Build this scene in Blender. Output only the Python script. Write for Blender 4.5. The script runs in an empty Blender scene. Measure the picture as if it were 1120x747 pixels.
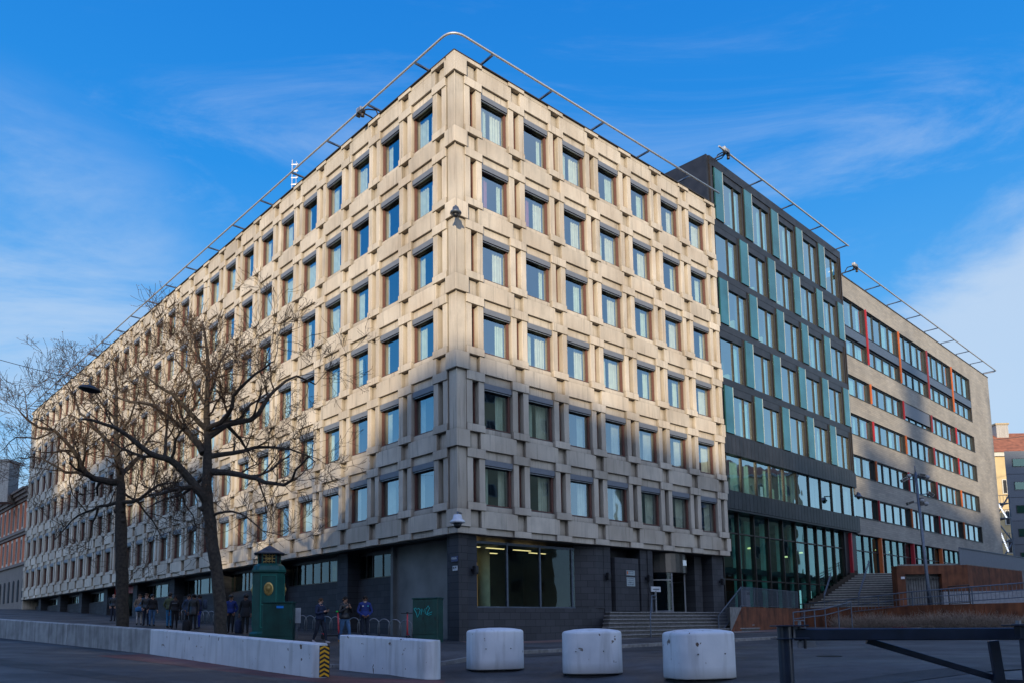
import bpy, bmesh, math, random
from mathutils import Vector, Matrix, noise
random.seed(7)
sc = bpy.context.scene
COL = sc.collection
cos, sin, rad, pi = math.cos, math.sin, math.radians, math.pi
V3 = Vector

# ------------------------------------------------------------------ camera
FPX, PITCH, ROLL, SY = 882.63, .1215, .0153, 204.85     # focal length and shift in px of a 1120 px wide frame
EYE = V3((0, 0, 1.5))
cam_d = bpy.data.cameras.new('camera'); cam = bpy.data.objects.new('camera', cam_d); COL.objects.link(cam)
cam_d.sensor_width = 36; cam_d.lens = FPX / 1120 * 36; cam_d.shift_y = SY / 1120
cam_d.clip_start = .1; cam_d.clip_end = 3000
cam.matrix_world = Matrix.Translation(EYE) @ Matrix.Rotation(pi / 2 + PITCH, 4, 'X') @ Matrix.Rotation(-ROLL, 4, 'Z')
sc.camera = cam

def ray(x, y):
    X, Y = x - 560, -(y - 373.5 - SY)
    u = cos(ROLL) * X + sin(ROLL) * Y; v = -sin(ROLL) * X + cos(ROLL) * Y
    d = V3((u, FPX * cos(PITCH) - v * sin(PITCH), FPX * sin(PITCH) + v * cos(PITCH)))
    return d / d.y
def at(x, y, Y):                       # the point at depth Y seen at photo pixel x, y
    return EYE + ray(x, y) * Y

# ------------------------------------------------------------------ lay of the land
def sstep(t): t = min(1, max(0, t)); return t * t * (3 - 2 * t)
def gz(x, y):
    d = .63 * x + .77 * y - 15.6
    l = max(0, 1 - x); l = min(l, 75); yy = max(-60, min(y, 100))
    return .022 * yy + .04 * l - .42 * (1 - sstep(d / 6))
def on(px, Y):                         # ground point under pixel column px at depth Y
    d = ray(px, 690); return V3((d.x * Y, Y, gz(d.x * Y, Y)))

# ------------------------------------------------------------------ materials
MATS = {}
def nodes_of(name):
    m = bpy.data.materials.new(name); m.use_nodes = True
    nt = m.node_tree; b = nt.nodes['Principled BSDF']
    return m, nt, b
def N(nt, t, **kw):
    n = nt.nodes.new(t)
    for k, v in kw.items(): setattr(n, k, v)
    return n
def lk(nt, a, b): nt.links.new(a, b)
def mat(name, col, rough=.7, metal=0, var=.12, scale=6, bump=0, bscale=60, island=0, spec=.5, streak=0, detail=5):
    """plain surface with uneven colour, optional vertical streaks and tint that differs from piece to piece"""
    m, nt, b = nodes_of(name)
    tc = N(nt, 'ShaderNodeTexCoord'); 
    geo = N(nt, 'ShaderNodeNewGeometry')
    n1 = N(nt, 'ShaderNodeTexNoise'); n1.inputs['Scale'].default_value = scale; n1.inputs['Detail'].default_value = detail
    lk(nt, tc.outputs['Object'], n1.inputs['Vector'])
    mr = N(nt, 'ShaderNodeMapRange'); mr.inputs[1].default_value = .3; mr.inputs[2].default_value = .7
    mr.inputs[3].default_value = 1 - var; mr.inputs[4].default_value = 1 + var
    lk(nt, n1.outputs[0], mr.inputs[0]); fac = mr.outputs[0]
    def mult(a, bb):
        k = N(nt, 'ShaderNodeMath', operation='MULTIPLY'); lk(nt, a, k.inputs[0]); lk(nt, bb, k.inputs[1]); return k.outputs[0]
    if streak:
        mp = N(nt, 'ShaderNodeMapping'); mp.inputs['Scale'].default_value = (5, 5, .35); lk(nt, geo.outputs['Position'], mp.inputs[0])
        n2 = N(nt, 'ShaderNodeTexNoise'); n2.inputs['Scale'].default_value = 1; n2.inputs['Detail'].default_value = 6; lk(nt, mp.outputs[0], n2.inputs['Vector'])
        m2 = N(nt, 'ShaderNodeMapRange'); m2.inputs[1].default_value = .35; m2.inputs[2].default_value = .62; m2.inputs[3].default_value = 1 - streak; m2.inputs[4].default_value = 1.0
        lk(nt, n2.outputs[0], m2.inputs[0]); fac = mult(fac, m2.outputs[0])
    if island:
        m3 = N(nt, 'ShaderNodeMapRange'); m3.inputs[3].default_value = 1 - island; m3.inputs[4].default_value = 1 + island
        lk(nt, geo.outputs['Random Per Island'], m3.inputs[0]); fac = mult(fac, m3.outputs[0])
    mx = N(nt, 'ShaderNodeVectorMath', operation='SCALE'); mx.inputs[0].default_value = col[:3]; lk(nt, fac, mx.inputs['Scale'])
    lk(nt, mx.outputs[0], b.inputs['Base Color'])
    b.inputs['Roughness'].default_value = rough; b.inputs['Metallic'].default_value = metal; b.inputs['Specular IOR Level'].default_value = spec
    if bump:
        n4 = N(nt, 'ShaderNodeTexNoise'); n4.inputs['Scale'].default_value = bscale; n4.inputs['Detail'].default_value = 4; lk(nt, tc.outputs['Object'], n4.inputs['Vector'])
        bp = N(nt, 'ShaderNodeBump'); bp.inputs['Strength'].default_value = bump; bp.inputs['Distance'].default_value = .02
        lk(nt, n4.outputs[0], bp.inputs['Height']); lk(nt, bp.outputs[0], b.inputs['Normal'])
    MATS[name] = m; return m
def emis(name, col, s):
    m, nt, b = nodes_of(name); b.inputs['Base Color'].default_value = (*col, 1); b.inputs['Emission Color'].default_value = (*col, 1); b.inputs['Emission Strength'].default_value = s
    return m
def glass(name, tint, refl, base=.10, rough=.02, wav=.0):
    """thin window glass: looks through at normal incidence, mirrors more at grazing angles"""
    m, nt, b = nodes_of(name); nt.nodes.remove(b); out = nt.nodes['Material Output']
    tr = N(nt, 'ShaderNodeBsdfTransparent'); tr.inputs[0].default_value = (*tint, 1)
    gl = N(nt, 'ShaderNodeBsdfGlossy'); gl.inputs['Roughness'].default_value = rough; gl.inputs[0].default_value = (*refl, 1)
    fr = N(nt, 'ShaderNodeLayerWeight'); fr.inputs[0].default_value = .5; pw = N(nt, 'ShaderNodeMath', operation='POWER'); pw.inputs[1].default_value = 2.5; lk(nt, fr.outputs['Facing'], pw.inputs[0])
    mr = N(nt, 'ShaderNodeMapRange'); mr.inputs[3].default_value = base; mr.inputs[4].default_value = .9; lk(nt, pw.outputs[0], mr.inputs[0])
    mx = N(nt, 'ShaderNodeMixShader'); lk(nt, mr.outputs[0], mx.inputs[0]); lk(nt, tr.outputs[0], mx.inputs[1]); lk(nt, gl.outputs[0], mx.inputs[2])
    lk(nt, mx.outputs[0], out.inputs[0])
    geo = N(nt, 'ShaderNodeNewGeometry')
    n = N(nt, 'ShaderNodeTexNoise'); n.inputs['Scale'].default_value = .8; n.inputs['Detail'].default_value = 1; lk(nt, geo.outputs['Position'], n.inputs['Vector'])
    bp = N(nt, 'ShaderNodeBump'); bp.inputs['Strength'].default_value = .25 + wav; bp.inputs['Distance'].default_value = .03
    lk(nt, n.outputs[0], bp.inputs['Height']); lk(nt, bp.outputs[0], gl.inputs['Normal'])
    MATS[name] = m; return m

def concrete_mat():
    m, nt, b = nodes_of('weathered_precast_concrete')
    geo = N(nt, 'ShaderNodeNewGeometry'); P = geo.outputs['Position']
    def noise_(scale, det, mapping=None, rough=.55):
        src = P
        if mapping: mp = N(nt, 'ShaderNodeMapping'); mp.inputs['Scale'].default_value = mapping; lk(nt, P, mp.inputs[0]); src = mp.outputs[0]
        n = N(nt, 'ShaderNodeTexNoise'); n.inputs['Scale'].default_value = scale; n.inputs['Detail'].default_value = det; n.inputs['Roughness'].default_value = rough
        lk(nt, src, n.inputs['Vector']); return n.outputs[0]
    def rng(s, a, b_, c, d):
        r = N(nt, 'ShaderNodeMapRange'); r.inputs[1].default_value = a; r.inputs[2].default_value = b_; r.inputs[3].default_value = c; r.inputs[4].default_value = d; lk(nt, s, r.inputs[0]); return r.outputs[0]
    def mul(a, b_):
        k = N(nt, 'ShaderNodeMath', operation='MULTIPLY'); lk(nt, a, k.inputs[0]); lk(nt, b_, k.inputs[1]); return k.outputs[0]
    f = mul(rng(noise_(1.1, 6), .3, .7, .84, 1.12), rng(noise_(38, 3), .3, .7, .93, 1.07))
    f = mul(f, rng(noise_(1, 7, (3.0, 3.0, .6)), .34, .56, .86, 1.0))
    f = mul(f, rng(geo.outputs['Random Per Island'], 0, 1, .85, 1.07))
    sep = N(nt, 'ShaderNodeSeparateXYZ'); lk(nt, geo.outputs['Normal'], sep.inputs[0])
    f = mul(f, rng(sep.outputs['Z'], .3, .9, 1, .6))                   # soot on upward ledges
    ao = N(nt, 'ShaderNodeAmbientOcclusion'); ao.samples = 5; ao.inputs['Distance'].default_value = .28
    f = mul(f, rng(ao.outputs['AO'], .35, .95, .50, 1.0))  # recess grime by ambient occlusion: shade put into the colour to deepen joints
    f = mul(f, rng(noise_(1, 6, (7, 7, .35)), .56, .72, 1.0, .66))
    # rusty brown tinge in patches
    rp = N(nt, 'ShaderNodeMix', data_type='RGBA'); rp.inputs[6].default_value = (.64, .565, .465, 1); rp.inputs[7].default_value = (.49, .415, .33, 1)
    lk(nt, rng(noise_(.55, 5), .42, .68, 0, 1), rp.inputs[0])
    sc_ = N(nt, 'ShaderNodeVectorMath', operation='SCALE'); lk(nt, rp.outputs[2], sc_.inputs[0]); lk(nt, f, sc_.inputs['Scale'])
    lk(nt, sc_.outputs[0], b.inputs['Base Color']); b.inputs['Roughness'].default_value = .85; b.inputs['Specular IOR Level'].default_value = .25
    bp = N(nt, 'ShaderNodeBump'); bp.inputs['Strength'].default_value = .35; bp.inputs['Distance'].default_value = .02
    lk(nt, noise_(45, 4), bp.inputs['Height']); lk(nt, bp.outputs[0], b.inputs['Normal'])
    return m
def brick_mat(name, c1, c2, mortar, bw, bh, ax, mort=.01, bump=.3):
    """brick bond laid out along a wall: ax = unit vector along it"""
    m, nt, b = nodes_of(name)
    geo = N(nt, 'ShaderNodeNewGeometry')
    d = N(nt, 'ShaderNodeVectorMath', operation='DOT_PRODUCT'); d.inputs[1].default_value = (ax[0], ax[1], 0); lk(nt, geo.outputs['Position'], d.inputs[0])
    sp = N(nt, 'ShaderNodeSeparateXYZ'); lk(nt, geo.outputs['Position'], sp.inputs[0])
    cb = N(nt, 'ShaderNodeCombineXYZ'); lk(nt, d.outputs['Value'], cb.inputs[0]); lk(nt, sp.outputs['Z'], cb.inputs[1])
    br = N(nt, 'ShaderNodeTexBrick'); br.inputs['Scale'].default_value = 1; br.inputs['Brick Width'].default_value = bw; br.inputs['Row Height'].default_value = bh
    br.inputs['Mortar Size'].default_value = mort; br.inputs['Color1'].default_value = (*c1, 1); br.inputs['Color2'].default_value = (*c2, 1); br.inputs['Mortar'].default_value = (*mortar, 1)
    lk(nt, cb.outputs[0], br.inputs['Vector'])
    n = N(nt, 'ShaderNodeTexNoise'); n.inputs['Scale'].default_value = .5; n.inputs['Detail'].default_value = 6; lk(nt, geo.outputs['Position'], n.inputs['Vector'])
    mr = N(nt, 'ShaderNodeMapRange'); mr.inputs[1].default_value = .3; mr.inputs[2].default_value = .7; mr.inputs[3].default_value = .82; mr.inputs[4].default_value = 1.12; lk(nt, n.outputs[0], mr.inputs[0])
    s = N(nt, 'ShaderNodeVectorMath', operation='SCALE'); lk(nt, br.outputs[0], s.inputs[0]); lk(nt, mr.outputs[0], s.inputs['Scale'])
    lk(nt, s.outputs[0], b.inputs['Base Color']); b.inputs['Roughness'].default_value = .85
    return m
def asphalt_mat(name, c, patch=.35, spec=.5, tint=None):
    m, nt, b = nodes_of(name); geo = N(nt, 'ShaderNodeNewGeometry'); P = geo.outputs['Position']
    def nz(s, d, r=.6, mp=None):
        src = P
        if mp: q = N(nt, 'ShaderNodeMapping'); q.inputs['Scale'].default_value = mp; q.inputs['Rotation'].default_value = (0, 0, .9); lk(nt, P, q.inputs[0]); src = q.outputs[0]
        n = N(nt, 'ShaderNodeTexNoise'); n.inputs['Scale'].default_value = s; n.inputs['Detail'].default_value = d; n.inputs['Roughness'].default_value = r; lk(nt, src, n.inputs['Vector']); return n.outputs[0]
    def rng(s, a, b_, c_, d):
        r = N(nt, 'ShaderNodeMapRange'); r.inputs[1].default_value = a; r.inputs[2].default_value = b_; r.inputs[3].default_value = c_; r.inputs[4].default_value = d; lk(nt, s, r.inputs[0]); return r.outputs[0]
    def mul(a, b_):
        k = N(nt, 'ShaderNodeMath', operation='MULTIPLY'); lk(nt, a, k.inputs[0]); lk(nt, b_, k.inputs[1]); return k.outputs[0]
    f = mul(mul(rng(nz(.25, 6), .35, .65, 1 - patch, 1 + patch), rng(nz(1.2, 7), .3, .7, .75, 1.25)), rng(nz(60, 3), .3, .7, .75, 1.3))
    f = mul(f, rng(nz(.6, 6, .6, (.25, 2.2, 1)), .45, .55, .82, 1.08))
    v = N(nt, 'ShaderNodeTexVoronoi', feature='DISTANCE_TO_EDGE'); v.inputs['Scale'].default_value = .22; v.inputs['Randomness'].default_value = 1
    w = N(nt, 'ShaderNodeVectorMath', operation='ADD'); nn = N(nt, 'ShaderNodeTexNoise'); nn.inputs['Scale'].default_value = 1.5; nn.inputs['Detail'].default_value = 5
    lk(nt, P, nn.inputs['Vector']); lk(nt, P, w.inputs[0]); lk(nt, nn.outputs['Color'], w.inputs[1]); lk(nt, w.outputs[0], v.inputs['Vector'])
    f = mul(f, rng(v.outputs[0], .0, .006, .45, 1))                    # cracks
    s = N(nt, 'ShaderNodeVectorMath', operation='SCALE'); s.inputs[0].default_value = c; lk(nt, f, s.inputs['Scale'])
    lk(nt, s.outputs[0], b.inputs['Base Color']); b.inputs['Specular IOR Level'].default_value = spec
    lk(nt, rng(nz(.4, 5), .3, .7, .45, .85), b.inputs['Roughness'])
    bp = N(nt, 'ShaderNodeBump'); bp.inputs['Strength'].default_value = .5; bp.inputs['Distance'].default_value = .01
    lk(nt, nz(90, 3), bp.inputs['Height']); lk(nt, bp.outputs[0], b.inputs['Normal'])
    return m

CA, SA = cos(.7412), sin(.7412)
AG = .785; CG, SG = cos(AG), sin(AG)
M = {}
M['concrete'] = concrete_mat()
M['slate'] = brick_mat('dark_slate_tiles', (.040, .042, .048), (.056, .058, .066), (.016, .017, .02), .62, .31, (CA, SA), .010)
M['slate_l'] = brick_mat('dark_slate_tiles_street', (.034, .038, .047), (.048, .053, .064), (.016, .018, .023), .62, .31, (-SA, CA), .010)
M['grey_brick'] = brick_mat('grey_brick', (.37, .335, .285), (.29, .27, .24), (.24, .225, .20), .75, .16, (CG, SG), .012)
M['red_brick'] = brick_mat('orange_red_brick', (.58, .15, .05), (.50, .12, .045), (.40, .16, .09), .25, .08, (-SA, CA), .008)
M['frame_red'] = mat('oxide_red_frame', (.135, .055, .042), .55, var=.2)
M['blind'] = mat('grey_blue_blind', (.155, .17, .20), .55, var=.08)
M['dark'] = mat('dark_interior', (.02, .022, .025), .9)
M['room'] = mat('room_inside', (.16, .17, .17), .9, var=.3, scale=.6)
M['curtain'] = mat('pale_green_curtain', (.66, .74, .60), .9, var=.12, scale=3)
M['curtain2'] = mat('cream_curtain', (.78, .77, .62), .9, var=.12, scale=3)
M['curtain3'] = mat('dusky_pink_curtain', (.42, .14, .2), .9, var=.12, scale=3)
M['curtain_b'] = mat('pale_aqua_curtain', (.52, .64, .64), .9, var=.15, scale=2)
M['glass'] = glass('window_glass', (.86, .93, .90), (.80, .93, 1.0), .30)
M['glass_t'] = glass('teal_glass', (.60, .86, .83), (.84, 1.0, 1.0), .40, wav=.15)
M['glass_d'] = glass('shop_glass', (.60, .72, .66), (.5, .62, .66), .05)
M['glass_g'] = glass('dark_teal_glass', (.36, .74, .64), (.6, .88, .86), .12, wav=.15)
M['fin_glass'] = mat('printed_teal_glass_fin', (.055, .19, .215), .09, metal=.5, var=.3, scale=.5, spec=1.0)
M['cladding'] = mat('black_metal_cladding', (.022, .022, .026), .42, metal=.3, var=.3, island=.25, scale=2)
M['bronze'] = mat('dark_bronze_frame', (.045, .037, .032), .4, metal=.5, var=.2)
M['black'] = mat('black_metal', (.015, .016, .02), .45, var=.2)
M['galv'] = mat('galvanised_steel', (.26, .27, .29), .42, metal=.6, var=.15)
M['steel_b'] = mat('blue_grey_steel', (.10, .125, .165), .45, metal=.4, var=.2)
M['rail'] = mat('pale_aluminium_rail', (.55, .53, .50), .4, metal=.5, var=.1)
M['roof'] = mat('roof_felt', (.04, .04, .045), .9)
M['corten'] = mat('corten_steel', (.155, .052, .022), .85, var=.45, scale=1.6, streak=.35, detail=8)
M['white_paint'] = None
M['orange'] = mat('orange_fin', (.50, .12, .03), .5, var=.1)
M['red'] = mat('red_fin', (.36, .018, .03), .5, var=.1)
M['dred'] = mat('dark_red_fin', (.22, .03, .045), .5, var=.1)
M['green'] = mat('dark_green_paint', (.006, .055, .048), .4, var=.3, scale=2, streak=.3)
M['green_l'] = mat('green_paint', (.010, .085, .075), .38, var=.25, scale=2)
M['gold'] = mat('gilded_relief', (.42, .29, .10), .4, metal=.6, var=.3)
M['stone'] = mat('light_stone', (.38, .36, .33), .85, var=.2, streak=.2)
M['granite'] = mat('granite_steps', (.20, .195, .19), .85, var=.25, scale=9, island=.12)
M['bark'] = mat('bark', (.042, .034, .027), .95, var=.45, scale=9, bump=.9, bscale=14)
M['twig'] = mat('twig_bark', (.050, .031, .019), .95, var=.3)
M['dryleaf'] = mat('dry_brown_leaf', (.17, .085, .045), .9, var=.4, island=.4)
M['asphalt'] = asphalt_mat('asphalt_road', (.047, .048, .052), .45)
M['paving'] = asphalt_mat('pavement_asphalt', (.066, .065, .066), .4, .3)
M['redpath'] = asphalt_mat('red_cycle_asphalt', (.13, .05, .045), .3, .3)
M['kerb'] = mat('granite_kerb', (.20, .195, .19), .85, var=.3, island=.15)
M['brickpave'] = mat('brick_paving', (.17, .10, .085), .85, var=.3, scale=14)

def painted_white():
    m, nt, b = nodes_of('chipped_white_paint'); tc = N(nt, 'ShaderNodeTexCoord'); geo = N(nt, 'ShaderNodeNewGeometry')
    def nz(s, d, mp=None):
        q = N(nt, 'ShaderNodeMapping'); q.inputs['Scale'].default_value = mp or (1, 1, 1); lk(nt, geo.outputs['Position'], q.inputs[0])
        n = N(nt, 'ShaderNodeTexNoise'); n.inputs['Scale'].default_value = s; n.inputs['Detail'].default_value = d; lk(nt, q.outputs[0], n.inputs['Vector']); return n.outputs[0]
    def ramp(s, stops):
        r = N(nt, 'ShaderNodeValToRGB'); e = r.color_ramp.elements
        e[0].position, e[0].color = stops[0][0], (*stops[0][1], 1); e[1].position, e[1].color = stops[1][0], (*stops[1][1], 1)
        lk(nt, s, r.inputs[0]); return r.outputs[0]
    base = ramp(nz(1.6, 6), [(.3, (.56, .59, .63)), (.65, (.68, .70, .73))])
    def mixc(a, col, f):
        mx = N(nt, 'ShaderNodeMix', data_type='RGBA'); lk(nt, f, mx.inputs[0]); lk(nt, a, mx.inputs[6]); mx.inputs[7].default_value = (*col, 1); return mx.outputs[2]
    c = mixc(base, (.34, .35, .35), ramp(nz(1.3, 7, (4, 4, .5)), [(.50, (0, 0, 0)), (.72, (.55, .55, .55))]))
    c = mixc(c, (.16, .13, .11), ramp(nz(2.6, 8, (1, 1, 1.6)), [(.70, (0, 0, 0)), (.712, (1, 1, 1))]))
    c = mixc(c, (.10, .06, .045), ramp(nz(7, 3, (1, 1, .6)), [(.705, (0, 0, 0)), (.715, (1, 1, 1))]))
    sp = N(nt, 'ShaderNodeSeparateXYZ'); lk(nt, tc.outputs['Object'], sp.inputs[0])
    mr = N(nt, 'ShaderNodeMapRange'); mr.inputs[1].default_value = .32; mr.inputs[2].default_value = .0; mr.inputs[3].default_value = 0; mr.inputs[4].default_value = .75; lk(nt, sp.outputs['Z'], mr.inputs[0])
    c = mixc(c, (.25, .235, .21), mr.outputs[0])
    lk(nt, c, b.inputs['Base Color']); b.inputs['Roughness'].default_value = .55
    bp = N(nt, 'ShaderNodeBump'); bp.inputs['Strength'].default_value = .3; bp.inputs['Distance'].default_value = .01; lk(nt, nz(14, 6), bp.inputs['Height']); lk(nt, bp.outputs[0], b.inputs['Normal'])
    return m
M['white_paint'] = painted_white()
M['old_wall'] = mat('stained_old_concrete', (.36, .37, .37), .85, var=.25, scale=2, streak=.4, bump=.3, bscale=12)

# ------------------------------------------------------------------ mesh builder
class MB:
    def __init__(s): s.v = []; s.f = []; s.mi = []; s.mats = []
    def m(s, mt):
        if mt not in s.mats: s.mats.append(mt)
        return s.mats.index(mt)
    def add(s, vs, fs, mt, T=None):
        o = len(s.v); k = s.m(mt)
        s.v += [tuple(T @ V3(v)) if T is not None else tuple(v) for v in vs]
        s.f += [tuple(i + o for i in f) for f in fs]; s.mi += [k] * len(fs)
    def box(s, x0, x1, y0, y1, z0, z1, mt, T=None):
        if x0 > x1: x0, x1 = x1, x0
        if y0 > y1: y0, y1 = y1, y0
        if z0 > z1: z0, z1 = z1, z0
        s.add([(x0, y0, z0), (x1, y0, z0), (x1, y1, z0), (x0, y1, z0), (x0, y0, z1), (x1, y0, z1), (x1, y1, z1), (x0, y1, z1)],
              [(0, 3, 2, 1), (4, 5, 6, 7), (0, 1, 5, 4), (1, 2, 6, 5), (2, 3, 7, 6), (3, 0, 4, 7)], mt, T)
    def prism(s, poly, z0, z1, mt, T=None):       # poly ccw seen from above; z0/z1 number or list
        n = len(poly); a = z0 if isinstance(z0, (list, tuple)) else [z0] * n; b = z1 if isinstance(z1, (list, tuple)) else [z1] * n
        vs = [(p[0], p[1], a[i]) for i, p in enumerate(poly)] + [(p[0], p[1], b[i]) for i, p in enumerate(poly)]
        s.add(vs, [tuple(reversed(range(n))), tuple(range(n, 2 * n))] + [(i, (i + 1) % n, (i + 1) % n + n, i + n) for i in range(n)], mt, T)
    def quad(s, a, b, c, d, mt, T=None): s.add([a, b, c, d], [(0, 1, 2, 3)], mt, T)
    def tube(s, pts, rs, mt, n=8, T=None, cap=True):
        pts = [V3(p) for p in pts]; rs = rs if isinstance(rs, (list, tuple)) else [rs] * len(pts)
        vs = []; ref = None
        for i, p in enumerate(pts):
            t = (pts[min(i + 1, len(pts) - 1)] - pts[max(i - 1, 0)]).normalized()
            if ref is None: ref = t.orthogonal().normalized()
            a = (ref - t * ref.dot(t)); a = a.normalized() if a.length > 1e-6 else t.orthogonal().normalized(); ref = a; b = t.cross(a)
            vs += [p + (a * cos(2 * pi * k / n) + b * sin(2 * pi * k / n)) * rs[i] for k in range(n)]
        fs = [(i * n + k, i * n + (k + 1) % n, (i + 1) * n + (k + 1) % n, (i + 1) * n + k) for i in range(len(pts) - 1) for k in range(n)]
        if cap: fs += [tuple(reversed(range(n))), tuple((len(pts) - 1) * n + k for k in range(n))]
        s.add(vs, fs, mt, T)
    def lathe(s, prof, mt, n=24, T=None):         # prof: list of (r, z)
        vs = []; 
        for r, z in prof: vs += [(r * cos(2 * pi * k / n), r * sin(2 * pi * k / n), z) for k in range(n)]
        fs = [(i * n + k, i * n + (k + 1) % n, (i + 1) * n + (k + 1) % n, (i + 1) * n + k) for i in range(len(prof) - 1) for k in range(n)]
        fs += [tuple(reversed(range(n))), tuple((len(prof) - 1) * n + k for k in range(n))]
        s.add(vs, fs, mt, T)
    def sweep(s, sections, mt, T=None):           # list of equal-length loops
        n = len(sections[0]); vs = [p for sec in sections for p in sec]
        fs = [(i * n + k, i * n + (k + 1) % n, (i + 1) * n + (k + 1) % n, (i + 1) * n + k) for i in range(len(sections) - 1) for k in range(n)]
        fs += [tuple(reversed(range(n))), tuple((len(sections) - 1) * n + k for k in range(n))]
        s.add(vs, fs, mt, T)
    def mesh(s, name, off=None):
        me = bpy.data.meshes.new(name)
        vs = s.v if off is None else [(v[0] - off[0], v[1] - off[1], v[2] - off[2]) for v in s.v]
        me.from_pydata(vs, [], s.f)
        for mt in s.mats: me.materials.append(mt)
        me.polygons.foreach_set('material_index', s.mi); me.update()
        return me
    def obj(s, name, parent=None, world=False, smooth=False, bevel=0, loc=None, rz=0):
        """world=True: vertices are world coordinates (parent has no rotation)"""
        off = None; po = parent
        if world:
            off = V3((0, 0, 0)); q = parent
            while q is not None: off += q.location; q = q.parent
            if parent is None: off = V3((0, 0, 0))
        o = bpy.data.objects.new(name, s.mesh(name, off)); COL.objects.link(o)
        if world and parent is None:              # put the origin at the base of the thing
            xs = [v[0] for v in s.v]; ys = [v[1] for v in s.v]; zs = [v[2] for v in s.v]
            c = V3(((min(xs) + max(xs)) / 2, (min(ys) + max(ys)) / 2, min(zs)))
            o.data.transform(Matrix.Translation(-c)); o.location = c
        if loc is not None: o.location = loc
        if rz: o.rotation_euler.z = rz
        o.parent = parent
        if smooth:
            for p in o.data.polygons: p.use_smooth = True
        if bevel:
            md = o.modifiers.new('bevel', 'BEVEL'); md.width = bevel; md.segments = 2 if bevel > .02 else 1; md.limit_method = 'ANGLE'; md.angle_limit = rad(50)
        return o
def tag(o, label=None, cat=None, group=None, kind=None):
    if label: o['label'] = label
    if cat: o['category'] = cat
    if group: o['group'] = group
    if kind: o['kind'] = kind
    return o
def thing(name, loc, label, cat, group=None, rz=0):
    o = bpy.data.objects.new(name, None); COL.objects.link(o); o.location = loc; o.rotation_euler.z = rz; o.empty_display_size = .3
    return tag(o, label, cat, group)
def inst(name, me, parent, loc, rz=0, scale=None):
    o = bpy.data.objects.new(name, me); COL.objects.link(o); o.parent = parent; o.location = loc; o.rotation_euler.z = rz
    if scale: o.scale = scale
    return o
def dup(root, loc, rz=None, label=None):
    def cp(o, par):
        c = o.copy(); COL.objects.link(c); c.parent = par
        for ch in list(o.children): cp(ch, c)
        return c
    r = cp(root, None); r.location = loc
    if rz is not None: r.rotation_euler.z = rz
    if label: r['label'] = label
    return r
def frame_T(O, ux, z=0):      # local x along wall, local y inward, z up
    ux = V3((ux[0], ux[1], 0)).normalized(); uy = V3((-ux.y, ux.x, 0))
    return Matrix(((ux.x, uy.x, 0, O[0]), (ux.y, uy.y, 0, O[1]), (0, 0, 1, z), (0, 0, 0, 1)))

# ================================================================== THE CONCRETE OFFICE BLOCK
C0 = V3((-2.2311, 33.5447, 0)); uR = V3((CA, SA, 0)); uL = V3((-SA, CA, 0)); nR = V3((SA, -CA, 0)); nL = V3((-CA, -SA, 0))
B, H = 2.664, 3.4; WW = 1.652; GW = B - WW; PW = .335; SW_ = .345; ZT = 25.75; NF = 6
TR = frame_T(C0, uR); TL = frame_T(C0, -uL)      # both: x along, y inward
ANR, ANL = .7412, .7412 - pi / 2
office = thing('office_block', (C0.x + 20, C0.y + 40, 1.5), 'large cream precast concrete office block with gridded square windows, on the street corner', 'building')
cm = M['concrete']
wall = MB()
def concrete_face(T, X0, nb, x_end_lo, x_end_hi):
    mb = wall
    for k in range(nb + 1):
        g = X0 + k * B - GW
        for r in range(NF):
            z = ZT - r * H
            # caps joining the piers above and below each slot, piers, base of the joint gap
            mb.box(g, g + GW, -.32, .3, z - .02, z + .375, cm, T)
            mb.box(g + .004, g + GW - .004, -.32, .3, z - 2.275, z - 1.95, cm, T)
            mb.box(g + .01, g + PW, -.27, .3, z - 1.95, z - .02, cm, T)
            mb.box(g + PW + SW_, g + GW - .01, -.27, .3, z - 1.95, z - .02, cm, T)
            mb.box(g + .05, g + GW - .05, -.09, .3, z - 3.02, z - 2.275, cm, T)
        mb.box(g + .05, g + GW - .05, -.09, .3, ZT + .38, ZT + 1.12, cm, T)
        mb.box(g, g + GW, -.34, .3, ZT + 1.12, ZT + 1.30, cm, T)
        zb = ZT - (NF - 1) * H - 3.02
        mb.box(g, g + GW, -.30, .3, zb - .28, zb - .003, cm, T)
    for k in range(nb):
        g = X0 + k * B
        for r in range(NF):
            z = ZT - r * H
            mb.box(g - .005, g + WW + .005, -.165, .3, z, z + .38, cm, T)
            mb.box(g - .005, g + WW + .005, -.165, .3, z - 2.28, z - 2.03, cm, T)
        for z in [ZT + .38 - i * H for i in range(NF + 1)]:
            a = g - .24; b_ = g + WW + .213
            mb.box(a, b_, -.275, .3, z + .003, z + .735, cm, T)
        mb.box(g, g + WW, -.27, .3, ZT + 1.12, ZT + 1.285, cm, T)
        zb = ZT - (NF - 1) * H - 3.02
        mb.box(g, g + WW, -.19, .3, zb - .275, zb - .002, cm, T)
concrete_face(TR, 1.28, 7, 0, 20)
XL0 = -1.37 - WW - 28 * B
concrete_face(TL, XL0, 29, -80, 0)
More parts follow.
